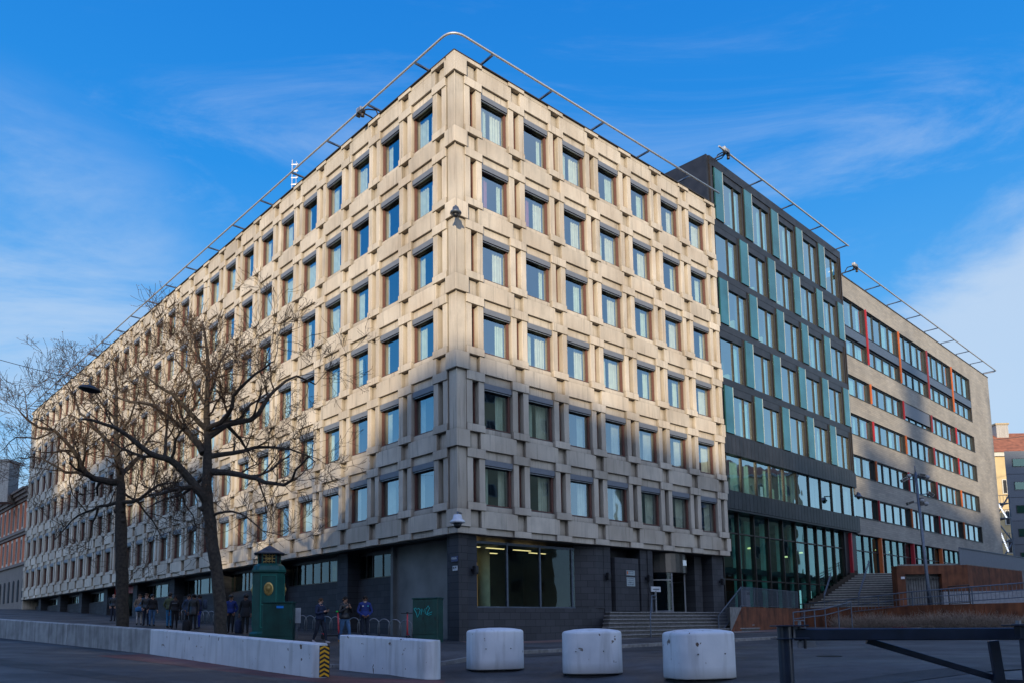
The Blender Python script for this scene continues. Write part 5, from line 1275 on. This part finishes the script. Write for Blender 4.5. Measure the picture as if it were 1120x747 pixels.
# railings
a = V3((*XY(786, 43.0), 1.95)); b = V3((*pA1, ZT1 + 1.12)); c = V3((*pC, ZT1 + 1.12))
handrail('stair_railing', [a, b], [(a, .9), (b, ZT1)], 'blue grey railing with vertical bars climbing beside the entrance steps', 'railing', sb, .032, mid=False, balusters=.13, base=1.0)
handrail('terrace_railing', [b + V3((d.x * .06, d.y * .06, 0)), c], [(b.lerp(c, t), ZT1) for t in (.2, .4, .6, .8, 1.0)], 'see-through bar railing on top of the corten wall before the teal glazing', 'railing', sb, .018, mid=False, balusters=.13, base=1.05)
a = V3((*XY(876, 52.3), ZT1 + .3)); b = V3((*XY(927, 50.5), ZT1 + .5)); c = V3((*XY(1000, 47.6), 3.25)); e = V3((28.5, 44.05, 3.55)); f = V3((44, 41.5, 3.6))
handrail('ramp_railing', [a, b, c, e, f], [(V3(p), ZT1) for p in (b, c, e)] + [(b.lerp(c, .5), ZT1), (c.lerp(e, .5), ZT1)], 'long double ramp railing rising to the right above the bare shrubs', 'railing', sb, .035, mid=.38, balusters=.2, base=.8)
a = V3((*XY(868, 37.2), 2.0)); b = V3((*XY(903, 38.5), 2.17)); c = V3((*XY(932, 39.5), 2.5))
handrail('ramp_handrail', [a, b, c], [(a.lerp(b, t), gz(a.x, a.y)) for t in (0, .33, .66, 1)] + [(b.lerp(c, t), gz(c.x, c.y)) for t in (.5, 1)], 'low handrail on close-set posts behind the post of the steel gate', 'handrail', sb, .03, mid=.3)
# portal forecourt gate
a = V3((*XY(1040, 48.6), 3.55)); b = V3((*XY(1063, 48.0), 3.62))
handrail('fence_panel', [a, b], [(a, ZT1), (b, ZT1)], 'small rust coloured barred fence panel right of the portal opening', 'fence', M['bronze'], .03, mid=False, balusters=.12, base=1.05)
bn = thing('litter_bin', TR @ V3((20.35, -.9, ZT1)), 'narrow grey waste bin between the entrance steps and the railing', 'litter bin', None, ANR)
q = MB(); q.box(-.22, .22, -.18, .18, 0, 1.0, M['blind']); q.obj('body', bn, bevel=.02); q = MB(); q.box(-.24, .24, -.2, .2, 1.02, 1.12, sb); q.obj('lid', bn, bevel=.02); q = MB(); q.box(-.15, .15, -.19, -.181, .75, .9, M['black']); q.obj('opening', bn)

# shrubs in the bed
bedz = lambda x, y: gz(x, y)
rnd = random.Random(5)
def shrubs(name, lbl, cat, x0, x1, yf, n, h, mt, spread=.5):
    q = MB()
    for i in range(n):
        x = rnd.uniform(x0, x1); yy = yf(x) + rnd.uniform(-1.2, .1); z = gz(x, yy) - .02
        hh = h * rnd.uniform(.55, 1.1) * (.75 + .35 * noise.noise(V3((x * .6, yy * .6, 0))))
        p = V3((x, yy, z)); dd = V3((rnd.gauss(0, spread), rnd.gauss(0, spread), 1)).normalized()
        m = p + dd * hh * .5; e = m + (dd + V3((rnd.gauss(0, .4), rnd.gauss(0, .4), .1))).normalized() * hh * .5
        q.tube([p, m, e], [.012, .008, .004], mt, 3, cap=False)
        for k in range(4):
            s0 = p.lerp(m, rnd.random()) if k < 2 else m.lerp(e, rnd.random()); dv = V3((rnd.gauss(0, 1), rnd.gauss(0, 1), .5)).normalized()
            q.tube([s0, s0 + dv * .16 * h, s0 + (dv + V3((0, 0, .5))) * .26 * h], [.007, .005, .003], mt, 3, cap=False)
    o = q.obj(name, world=True); tag(o, lbl, cat, None, 'stuff'); return o
yw = lambda x: (pC[1] + (pE[1] - pC[1]) * (x - pC[0]) / (pE[0] - pC[0]) if x < pE[0] else pE[1] + (pF[1] - pE[1]) * (x - pE[0]) / (pF[0] - pE[0])) - .3
soil = mat('shrub_bed_soil', (.06, .055, .04), .95, var=.4, scale=3); grass = mat('winter_grass', (.07, .095, .025), .95, var=.4, scale=5, bump=.8, bscale=60)
strip_sheet('shrub_bed', [(pC[0] + .5, yw(pC[0] + .5) - 3.5), (28, 39.6), (60, 34)], [(pC[0] + .5, yw(pC[0] + .5) + .1), (28.6, 44), (60, 38.4)], .03, soil, 40, 3)
strip_sheet('lawn', [(25.5, 37.6), (60, 31)], [(24.8, 40.9), (60, 34.9)], .045, grass, 30, 4)
shrub_m = mat('bare_shrub_twigs', (.27, .21, .165), .95, var=.3)
shrubs('bare_shrubs', 'tangled bare brown shrubs in the bed before the corten wall', 'shrubs', pC[0] + 1.5, 40, yw, 5200, 1.15, shrub_m)
rs_ = shrubs('red_shrubs', 'low dark red dwarf shrubs in front of the bare brown ones', 'shrubs', 16.2, 20.0, lambda x: 41.5, 900, .42, mat('red_twigs', (.20, .025, .03), .9, var=.3), .8)

# ------------------------------------------------------------------ camera mast
mp = V3((*XY(1019, 47.5), ZT1)); ms = thing('camera_mast', mp, 'tall grey mast with white cameras and floodlights at the right', 'camera mast')
zt_ = at(1013, 516, 47.5).z
q = MB(); q.tube([(0, 0, 0), (-.05, 0, 1.2), (-.28, 0, zt_ - ZT1)], [.13, .10, .075], M['steel_b'], 14); q.tube([(-.28, 0, zt_ - ZT1 - .01), (-.29, 0, zt_ - ZT1 + .4)], .03, M['steel_b'], 6); q.obj('pole', ms, smooth=True)
mast_white = mat('mast_camera_shell', (.30, .31, .33), .4)
def fixture(dx, dz, kind, ang):
    q = MB(); q.tube([(-.26, 0, dz), (-.26 + dx * .8, -.05, dz + .03)], .03, M['steel_b'], 6); q.obj('arm', ms)
    T = Matrix.Translation((-.26 + dx, -.08, dz)) @ Matrix.Rotation(ang, 4, 'Y'); q = MB()
    if kind == 'cam': q.lathe([(.04, .15), (.12, .12), (.135, .02), (.11, -.04), (.05, -.1)], mast_white, 16, T)
    else: q.box(-.19, .19, -.13, .13, -.08, .09, M['galv'], T); q.box(-.16, .16, -.145, -.131, -.06, .07, M['black'], T)
    q.obj('camera' if kind == 'cam' else 'floodlight', ms)
zz = zt_ - ZT1
for a_ in ((-.75, zz - .45, 'flood', -.5), (.62, zz - .35, 'cam', .3), (-.45, zz - .25, 'cam', 0), (.72, zz - 1.35, 'flood', .6), (.45, zz - 1.95, 'cam', 0), (-.5, zz - 1.85, 'flood', -.3), (.2, zz - 1.75, 'cam', 0), (.3, zz - .2, 'flood', .2)): fixture(*a_)
q = MB(); q.box(-.2, .05, -.1, .1, zz - 2.0, zz - 1.55, M['black']); q.obj('junction_box', ms)

# ================================================================== NEIGHBOURING BUILDINGS AT THE EDGES OF THE VIEW
# brick building continuing the street line at the far left
bb = thing('brick_building', TL @ V3((-90, 4, 4)), 'orange brick building with white pilasters and a dark cornice at the far left', 'building')
rb = M['red_brick']; st_ = M['stone']; xa, xb = -112, -79.4
cream_t = mat('cream_stucco', (.52, .50, .44), .8, var=.12)
q = MB(); q.box(xa, xb, .2, 14, 2, 9.6, mat('brown_stone_base', (.20, .17, .15), .9, var=.25, streak=.2), TL); q.obj('stone_base', bb, world=True)
q = MB(); q.box(xa, xb, .3, 14, 9.604, 17.6, rb, TL); q.obj('wall', bb, world=True)
q = MB()
for z0, z1, o_ in ((9.62, 9.95, .0), (13.2, 13.5, .05), (13.5, 13.85, -.1), (17.3, 17.6, .1), (17.6, 18.0, -.15), (18.0, 18.35, -.4), (18.35, 18.6, -.65)): q.box(xa, xb + .02, o_, .6, z0 + .002, z1, mat('cornice', (.17, .13, .11), .8, var=.2) if 'cornice' not in MATS else MATS['cornice'], TL)
q.obj('cornice', bb, world=True)
q = MB(); q.sweep([[TL @ V3((x, y, z)) for y, z in ((-.5, 18.6), (6, 21.4), (13.8, 18.6))] for x in (xa, xb)], M['roof']); q.obj('roof', bb, world=True)
k = 0; x = xb - .7
while x > xa + 2:
    for z0, z1 in ((10.0, 13.1), (13.95, 17.2)):
        q = MB(); q.box(x - 1.05, x - .15, .25, .4, z0 + .02, z1, cream_t, TL); q.box(x - .9, x - .3, .23, .3, z0 + .35, z1 - .35, M['dark'], TL); q.box(x - .62, x - .58, .21, .3, z0 + .35, z1 - .35, cream_t, TL); q.obj('window', bb, world=True)
    q = MB(); q.box(x - 1.0, x - .2, .14, .3, 5.4, 7.6, M['dark'], TL); q.tube([TL @ V3((x - .6, .14, 7.6)), TL @ V3((x - .6, .3, 7.6))], .4, M['dark'], 20); q.obj('basement_window', bb, world=True)
    x -= 2.5
q = MB(); q.tube([TL @ V3((xb + .25, -.05, z)) for z in (4.5, 18)], .08, M['galv'], 8); q.obj('downpipe', bb, world=True)
ch = V3(at(5, 540, 97)); q = MB(); q.box(ch.x - 2.0, ch.x + 1.0, ch.y - 1, ch.y + 1, 17.5, 22.4, M['stone']); q.box(ch.x - 2.1, ch.x + 1.1, ch.y - 1.1, ch.y + 1.1, 22.402, 22.7, M['stone'])
q.obj('chimney', bb, world=True)
# yellow house with tiled roof, far right
yh = thing('yellow_house', (96, 146, 5), 'sunlit yellow house with a red tiled roof and chimneys at the far right', 'building')
q = MB(); q.box(82.5, 112, 140, 156, 3, 30.2, yel); q.obj('wall', yh, world=True)
q = MB(); q.box(82.0, 112.5, 139.6, 156.4, 30.204, 30.9, cream_t); q.obj('cornice', yh, world=True)
q = MB(); q.add([(81.8, 139.4, 30.91), (112.6, 139.4, 30.91), (112.6, 156.6, 30.91), (81.8, 156.6, 30.91), (88, 148, 36.2), (106, 148, 36.2)], [(0, 1, 5, 4), (1, 2, 5), (2, 3, 4, 5), (3, 0, 4)], tile); q.obj('roof', yh, world=True)
for x, y in ((83.3, 141.5), (89.8, 146)): q = MB(); q.box(x, x + 2.2, y, y + 1.4, 31, 33.9 + (y - 141) * .7, st_); q.box(x - .15, x + 2.35, y - .15, y + 1.55, 33.9 + (y - 141) * .7, 34.2 + (y - 141) * .7, tan_); q.obj('chimney', yh, world=True)
for x in (87, 91.5, 96):
    for z in (8, 13, 18, 23.5): q = MB(); q.box(x - .8, x + .8, 139.9, 140.1, z, z + 2.6, cream_t); q.box(x - .62, x + .62, 139.86, 140, z + .15, z + 2.45, M['dark']); q.box(x - .05, x + .05, 139.83, 139.9, z + .15, z + 2.45, cream_t); q.obj('window', yh, world=True)
# slate blue block at the right edge
sb_ = thing('slate_building', (74, 112, 4), 'slate blue panel-clad block at the right edge before the yellow house', 'building'); slm = mat('slate_blue_panels', (.085, .10, .125), .6, var=.12, island=.2)
xl = at(1104, 560, 108).x
q = MB()
for i in range(7):
    for j in range(5): q.prism([(xl + j * 4 + .02, 108), (xl + j * 4 + 3.98, 108), (xl + j * 4 + 11, 120), ((xl + j * 4 + .02) * 1.112, 120)], 2 + i * 3.2, 2 + i * 3.2 + 3.15, slm)
q.prism([(xl + .3, 108.2), (xl + 19.9, 108.2), (xl + 26, 119.9), ((xl + .3) * 1.112, 119.9)], 0, 24.2, M['dark']); q.obj('wall', sb_, world=True)
for i in range(2, 7):
    for j in range(5): q = MB(); q.box(xl + j * 4 + 1.0, xl + j * 4 + 3.1, 107.93, 108.05, 3 + i * 3.2, 4.1 + i * 3.2, M['black']); q.quad((xl + j * 4 + 1.05, 107.92, 3.05 + i * 3.2), (xl + j * 4 + 3.05, 107.92, 3.05 + i * 3.2), (xl + j * 4 + 3.05, 107.92, 4.05 + i * 3.2), (xl + j * 4 + 1.05, 107.92, 4.05 + i * 3.2), M['glass_g']); q.obj('window', sb_, world=True)
# external steel stair tower with a string of lights
et = thing('stair_tower', (at(1096, 600, 104).x, 104, 4), 'open steel escape stair with strings of small lights between the buildings', 'stair tower')
x0, x1 = at(1086, 600, 104).x, at(1103.5, 600, 104).x
q = MB()
for x in (x0, x1):
    for y in (103, 106): q.box(x - .08, x + .08, y - .08, y + .08, 4, 17.5, sb)
q.obj('frame', et, world=True); lts = emis('string_light', (.9, .95, 1), 1.2)
for i, z in enumerate((5.5, 8.5, 11.5, 14.5, 16.4)):
    q = MB(); q.box(x0, x1, 102.9, 106, z, z + .12, sb); 
    if i < 4: a = V3((x0 if i % 2 else x1, 103, z)); b = V3((x1 if i % 2 else x0, 103, z + 3)); q.tube([a, b], .1, sb, 5)
    q.obj('flight', et, world=True)
    q = MB(); q.tube([(x0, 102.9, z + 1.1), (x1, 102.9, z + 1.1)], .04, sb, 5)
    for k in range(6): x = x0 + (x1 - x0) * k / 5; q.tube([(x, 102.9, z), (x, 102.9, z + 1.1)], .025, sb, 4)
    q.obj('railing', et, world=True)
for (a, b) in (((1090, 547), (1101, 565)), ((1094, 580), (1103, 602))):
    q = MB()
    for k in range(14): p = at(a[0] + (b[0] - a[0]) * k / 13, a[1] + (b[1] - a[1]) * k / 13, 102.7); q.box(p.x - .07, p.x + .07, p.y, p.y + .1, p.z - .07, p.z + .07, lts)
    q.obj('string_lights', et, world=True)
q = MB(); q.tube(cat_(at(1083, 481, 120), at(1180, 462, 120), .4), .05, M['black'], 4); tag(q.obj('overhead_wire', world=True), 'thin overhead wire above the tiled roof at the right edge', 'cable')
hill = MB()
hv = []
for i in range(41):
    x = -420 + i * 21
    for j, (y, z) in enumerate(((420, -2), (520, 8), (640, 14))): hv.append((x, y, z + 3 * noise.noise(V3((x * .01, j, 0)))))
hill.add(hv, [(i * 3 + j, (i + 1) * 3 + j, (i + 1) * 3 + j + 1, i * 3 + j + 1) for i in range(40) for j in range(2)], mat('wooded_hill', (.05, .055, .04), .95, var=.4, scale=.05)); tag(hill.obj('hills', world=True), kind='structure')
# ================================================================== PEOPLE
def skinmat(name, col): return MATS.get(name) or mat(name, col, .6, var=.08)
SK = {'fair': skinmat('fair_skin', (.50, .29, .21)), 'tan': skinmat('tan_skin', (.34, .18, .115)), 'brown': skinmat('brown_skin', (.15, .075, .048))}
def cloth(name, col, r=.85): return MATS.get(name) or mat(name, col, r, var=.25, scale=8)
def person(px, Y, face, lbl, top, legs, shoes, skin, hair, pose='stand', h=1.75, bag=None, hood=None, stride=0., cap=None, coat=False):
    """face: heading in degrees, 0 = towards the camera, 90 = to the photo's right"""
    p = gp_(px, Y); root = thing('person', p, lbl, 'person', None, rad(face)); k = h / 1.75
    v, e, rad_, tagn = [], [], [], []
    def add(co, r, t, par=None):
        v.append(V3(co) * k); rad_.append(r * k); tagn.append(t)
        if par is not None: e.append((par, len(v) - 1))
        return len(v) - 1
    s = stride
    pel = add((0, 0, .93), .145, 'legs'); wst = add((0, .0, 1.08), .140, 'top', pel); ch_ = add((0, .01, 1.30), .165, 'top', wst); up = add((0, .015, 1.43), .12, 'top', ch_)
    nk = add((0, .0, 1.50), .055, 'skin', up); hd = add((0, -.02, 1.60), .088, 'skin', nk); ht = add((0, -.012, 1.69), .078, 'skin', hd)
    ends = []
    for sd in (-1, 1):
        dy = -s * sd
        hp_ = add((sd * .09, 0, .88), .105, 'legs', pel); kn = add((sd * .10, dy * .5 - abs(s) * .12 - .01, .50), .068, 'legs', hp_); an = add((sd * .10, dy, .11 + (abs(s) * .18 if dy > 0 else 0)), .045, 'legs', kn)
        he = add((sd * .10, dy + .02, .05 + (abs(s) * .14 if dy > 0 else 0)), .045, 'shoes', an); add((sd * .12, dy - .16, .035), .035, 'shoes', he)
        sh_ = add((sd * .175, .01, 1.40), .075, 'top', up)
        ps = pose[sd] if isinstance(pose, dict) else pose
        if ps == 'phone': el = add((sd * .27, -.03, 1.13), .055, 'top', sh_); wr = add((sd * .09, -.27, 1.20), .036, 'top', el); hn = (sd * .03, -.34, 1.23)
        elif ps == 'chest': el = add((sd * .29, -.05, 1.12), .058, 'top', sh_); wr = add((sd * .10, -.22, 1.30), .036, 'top', el); hn = (sd * .03, -.25, 1.36)
        elif ps == 'clasp': el = add((sd * .28, .0, 1.10), .058, 'top', sh_); wr = add((sd * .12, -.20, .95), .037, 'top', el); hn = (sd * .04, -.24, .90)
        elif ps == 'swing': el = add((sd * .25, sd * s * .5, 1.12), .055, 'top', sh_); wr = add((sd * .27, sd * s * .9 - .06, .88), .036, 'top', el); hn = (sd * .27, sd * s * 1.0 - .1, .80)
        elif ps == 'pocket': el = add((sd * .28, .07, 1.12), .056, 'top', sh_); wr = add((sd * .19, -.08, .93), .038, 'top', el); hn = (sd * .17, -.11, .88)
        else: el = add((sd * .25, .02, 1.12), .055, 'top', sh_); wr = add((sd * .26, -.03, .86), .036, 'top', el); hn = (sd * .26, -.05, .78)
        pm = add(hn, .034, 'skin', wr); ends.append((V3(v[wr]), V3(v[pm]), sd))
    if coat:
        rad_[pel] = .175 * k; tagn[pel] = 'top'
    me = bpy.data.meshes.new('body'); me.from_pydata(v, e, []); o = bpy.data.objects.new('body', me); COL.objects.link(o)
    sm = o.modifiers.new('skin', 'SKIN'); 
    for i, sv_ in enumerate(me.skin_vertices[0].data): sv_.radius = (rad_[i] * (1.18 if tagn[i] == 'top' and i in (1, 2, 3) else 1), rad_[i] * (.86 if i in (0, 1, 2, 3) else 1)); sv_.use_root = (i == 0)
    ss = o.modifiers.new('sub', 'SUBSURF'); ss.levels = 2; ss.render_levels = 2
    dg = bpy.context.evaluated_depsgraph_get(); m2 = bpy.data.meshes.new_from_object(o.evaluated_get(dg)); bpy.data.objects.remove(o)
    M_ = {'top': top, 'legs': legs, 'shoes': shoes, 'skin': skin}; order = ['top', 'legs', 'shoes', 'skin']
    q = MB(); vs = [tuple(x.co) for x in m2.vertices]; q.add(vs, [tuple(f.vertices) for f in m2.polygons], skin)
    q.mats = [M_[n] for n in order]; segs = [(v[a], v[b], tagn[b] if tagn[a] != 'skin' or tagn[b] == 'skin' else tagn[b]) for a, b in e]
    mi = []
    for f in m2.polygons:
        c = f.center; best = (9, 'top')
        for a, b, t in segs:
            ab = b - a; tt = max(0, min(1, (c - a).dot(ab) / max(1e-9, ab.length_squared))); dd = (c - a.lerp(b, tt)).length
            if dd < best[0]: best = (dd, t)
        t = best[1]
        if t in ('top', 'legs') and c.z > 1.0 * k * .98 and c.z < 1.5 * k: t = 'top'
        if coat and t == 'legs' and c.z > .72 * k: t = 'top'
        mi.append(order.index(t))
    q.mi = mi
    # fingers
    for w_, hh, sd in ends:
        d = (hh - w_).normalized(); sidev = d.orthogonal().normalized(); up_ = d.cross(sidev)
        for j, (L, a) in enumerate(((.075, -.030), (.085, -.010), (.08, .010), (.065, .030))):
            b0 = hh + d * .02 + sidev * a * k; q.tube([b0, b0 + d * L * .5 * k, b0 + (d * .85 + up_ * .45) * L * k], [.010, .009, .007], skin, 5)
        b0 = hh + sidev * -.03 * k; q.tube([b0, b0 + (d * .6 - sidev * .8) * .035 * k, b0 + (d - sidev * .8) * .05 * k], [.011, .010, .008], skin, 5)
    # face: nose, ears, eyes, mouth
    H_ = V3((0, -.02, 1.61)) * k
    q.tube([H_ + V3((0, -.080, .02)) * k, H_ + V3((0, -.112, -.018)) * k, H_ + V3((0, -.085, -.024)) * k], [.010, .014, .010], skin, 6)
    for sd in (-1, 1):
        q.tube([H_ + V3((sd * .085, .0, .02)) * k, H_ + V3((sd * .098, .008, 0)) * k, H_ + V3((sd * .086, .0, -.025)) * k], [.010, .016, .009], skin, 6)
    dkm = M['dark']; km = q.m(dkm)
    for sd in (-1, 1): q.tube([H_ + V3((sd * .033, -.074, .018)) * k, H_ + V3((sd * .033, -.088, .018)) * k], .010, dkm, 6)
    q.tube([H_ + V3((-.025, -.086, -.045)) * k, H_ + V3((.025, -.086, -.045)) * k], .006, skinmat('lip', (.30, .10, .08)), 5)
    ob = q.obj('body', root, smooth=True)
    if hair is not None or hood is not None:
        q = MB(); hm_ = hood or hair; secs = []; R0 = .104 if not hood else .125
        for z, r_, oy in ((-.05, .80, .045), (0, .95, .03), (.05, 1.0, .012), (.09, .86, .0), (.12, .5, -.004), (.132, .12, -.004)):
            secs.append([(H_.x + R0 * r_ * .93 * cos(t) * k, H_.y + (R0 * r_ * sin(t) + oy * .8) * k, H_.z + z * k) for t in [2 * pi * i / 16 for i in range(16)]])
        q.sweep(secs, hm_); q.obj('hood' if hood else 'hair', root, smooth=True)
    if cap is not None:
        q = MB(); q.lathe([(.105 * k, 0), (.108 * k, .05), (.08 * k, .09), (.02 * k, .11)], cap, 16, Matrix.Translation(H_ + V3((0, .01, .045)) * k)); q.box(-.07, .07, -.2, -.09, H_.z + .045 * k, H_.z + .058 * k, cap); q.obj('cap', root)
    # clothing edge: collar and hem as a separate jacket piece
    q = MB(); q.lathe([(.075 * k, 0), (.088 * k, .03), (.07 * k, .06)], top if not isinstance(bag, dict) or 'collar' not in bag else bag['collar'], 14, Matrix.Translation(V3((0, .005, 1.45)) * k)); q.obj('collar', root, smooth=True)
    q = MB(); zt_h = (.90 if not coat else .70); q.sweep([[(.19 * a * cos(t) * k, .145 * a * sin(t) * k, z * k) for t in [2 * pi * i / 18 for i in range(18)]] for z, a in ((zt_h, 1.0), (zt_h + .05, 1.02), (1.12, .96))], top); q.obj('jacket_hem', root, smooth=True)
    return root
black_j = cloth('black_padded_jacket', (.012, .012, .014), .5); navy = cloth('navy_jacket', (.012, .022, .06)); blue_j = cloth('royal_blue_jacket', (.012, .03, .16)); jeans = cloth('blue_jeans', (.045, .11, .22)); djeans = cloth('dark_jeans', (.012, .018, .035)); blk = cloth('black_trousers', (.010, .010, .013)); tanb = cloth('tan_boots', (.28, .14, .05)); camo = cloth('olive_camouflage', (.07, .08, .035)); beige = cloth('brown_fur_jacket', (.17, .12, .085)); whitet = cloth('white_trousers', (.45, .43, .42)); grey_s = cloth('light_sneakers', (.42, .38, .40)); bagb = cloth('blue_bag', (.02, .10, .22)); patt = cloth('patterned_navy_coat', (.03, .05, .09)); hairb = cloth('dark_hair', (.015, .010, .008)); hairf = cloth('brown_hair', (.07, .035, .018)); whc = cloth('white_fleece', (.6, .58, .55))
def add_bag(r, off, w_, d_, h_, mt, nm='bag', strap=True):
    q = MB(); q.sweep([[(x * s_ + off[0], y * s_ + off[1], off[2] + z) for x, y in squircle(w_ / 2, d_ / 2, 3, 20)] for z, s_ in ((0, .85), (.04, 1), (h_ - .06, .95), (h_, .6))], mt); 
    if strap: q.tube([(off[0] - w_ * .3, off[1], off[2] + h_ * .9), (off[0] * .4, off[1] * .5, 1.42), (-off[0] * .2, .0, 1.46)], .015, mt, 5)
    tag(q.obj(nm, r), None)
def bag_thing(px, Y, nm, lbl, cat, w_, d_, h_, mt, rz=0):
    p = gp_(px, Y); t = thing(nm, p, lbl, cat, None, rz); q = MB(); q.sweep([[(x * s_, y * s_, z) for x, y in squircle(w_ / 2, d_ / 2, 3, 20)] for z, s_ in ((0.0, .85), (.05, 1), (h_ - .08, .95), (h_, .6))], mt); q.obj('body', t, smooth=True)
    q = MB(); q.tube([(-.08, 0, h_ - .02), (-.06, 0, h_ + .1), (.06, 0, h_ + .1), (.08, 0, h_ - .02)], .012, mt, 5); q.obj('handle', t); return t
def carried(r, nm, lbl, cat, local, w_, d_, h_, mt):
    """a bag held by or hanging on a person stays a thing of its own"""
    T = Matrix.Translation(r.location) @ Matrix.Rotation(r.rotation_euler.z, 4, 'Z'); t = thing(nm, T @ V3(local), lbl, cat, None, r.rotation_euler.z)
    q = MB(); q.sweep([[(x * s_, y * s_, z) for x, y in squircle(w_ / 2, d_ / 2, 3, 20)] for z, s_ in ((0, .85), (.05, 1), (h_ - .07, .96), (h_, .55))], mt); q.obj('body', t, smooth=True)
    q = MB(); a = V3(local); sh = V3((.12 if local[0] > 0 else -.12, .0, 1.50)) - a; q.tube([(-w_ * .3, 0, h_ * .9), tuple(sh * .7 + V3((-.03, 0, 0))), tuple(sh)], .014, mt, 5); q.tube([(w_ * .3, 0, h_ * .9), tuple(sh * .7 + V3((.05, 0, 0))), tuple(sh)], .014, mt, 5); q.obj('strap', t); return t
r = person(350, 31.2, 62, 'person in a navy jacket walking with a shoulder bag, eyes on a phone', navy, djeans, grey_s, SK['fair'], hairf, 'phone', 1.76, stride=.24)
carried(r, 'shoulder_bag', 'dark blue bag on the hip of the person looking at a phone', 'bag', (.24, .16, .78), .42, .16, .30, bagb)
q = MB(); q.box(-.035, .035, -.006, .006, -.02, .12, M['black']); ph = thing('phone', r.matrix_basis @ V3((0, -.37, 1.25)), 'dark phone in the hands of the person in navy', 'phone', None, r.rotation_euler.z); q.obj('case', ph); q = MB(); q.box(-.03, .03, .0065, .008, -.01, .11, M['blind']); q.obj('screen', ph)
person(377, 31.0, 48, 'person in a black puffer jacket, blue jeans and tan boots, hands at the chest', black_j, jeans, tanb, SK['tan'], hairb, 'chest', 1.80, stride=.20)
r = person(399, 32.6, 18, 'person in a bright blue jacket with a white fleece collar, hands clasped low', blue_j, djeans, blk, SK['brown'], hairb, 'clasp', 1.78, bag={'collar': whc})
q = MB(); q.box(-.13, -.07, -.175, -.165, 1.32, 1.36, whc); q.box(.07, .13, -.175, -.165, 1.32, 1.36, cy); q.obj('chest_badge', r)
r = person(123, 51, 0, 'bald person in a black coat wearing a backpack, left of the upright tree', black_j, djeans, blk, SK['fair'], None, 'pocket', 1.75)
carried(r, 'backpack', 'bulky black backpack on the bald person left of the upright tree', 'backpack', (-.30, .20, 1.0), .34, .26, .50, cloth('black_nylon', (.008, .008, .01)))
r = person(151.5, 44.5, 20, 'person in a brown jacket and white trousers behind a blue bag', beige, whitet, blk, SK['fair'], hairf, 'clasp', 1.70)
carried(r, 'sports_bag', 'light blue sports bag carried before the white trousers', 'bag', (.12, -.30, .72), .62, .26, .28, cloth('light_blue_bag', (.03, .13, .28)))
person(159, 43.8, 10, 'person in black with a pale face, second in the group right of the upright tree', black_j, djeans, blk, SK['fair'], hairf, 'pocket', 1.76)
person(165.5, 43.2, 40, 'hooded person in black with light blue jeans, rightmost in the trio by the upright tree', blk, jeans, blk, SK['fair'], None, 'stand', 1.72, hood=black_j)
person(184.5, 41.5, 165, 'person in an olive camouflage jacket and bright jeans, seen from behind', camo, cloth('bright_jeans', (.03, .17, .34)), blk, SK['tan'], hairb, 'pocket', 1.80, cap=black_j)
r = person(190.5, 40.6, 15, 'person in a black sweater with a pale chest print beside the camouflage jacket', blk, blk, blk, SK['brown'], hairb, 'stand', 1.68)
q = MB(); q.box(-.12, .12, -.172, -.166, 1.26, 1.29, M['blind']); q.obj('chest_print', r)
r = person(205.5, 40.3, 35, 'person in a patterned navy coat, left of the hooded one', patt, blk, blk, SK['tan'], hairb, 'pocket', 1.74, coat=True)
bag_thing(203.5, 38.6, 'trolley_bag', 'black bag standing at the feet of the patterned navy coat', 'bag', .36, .26, .55, blk)
person(211, 39.8, -5, 'hooded person in a long black coat, middle of three by the leaning tree', black_j, blk, blk, SK['brown'], None, 'stand', 1.76, hood=blk, coat=True)
r = person(217.5, 40.5, -70, 'person turned away with a dark backpack and a blue trouser leg, nearest the leaning tree', navy, cloth('cobalt_trousers', (.01, .03, .22)), blk, SK['brown'], hairb, 'clasp', 1.72)
carried(r, 'backpack', 'dark backpack on the person nearest the leaning tree', 'backpack', (0, .26, 1.0), .30, .22, .46, patt)
r = person(252, 37.2, 8, 'person in a blue jacket and black trousers between the leaning tree and the kiosk', blue_j, blk, blk, SK['tan'], None, 'pocket', 1.73, cap=black_j, stride=.08)
r = person(268, 36.8, 0, 'person in a long black coat close to the left side of the green kiosk', blk, blk, blk, SK['brown'], None, 'stand', 1.80, hood=black_j, coat=True)
bag_thing(261, 37, 'trolley_bag', 'dark blue bag on the ground between the two people left of the kiosk', 'bag', .34, .28, .60, navy)
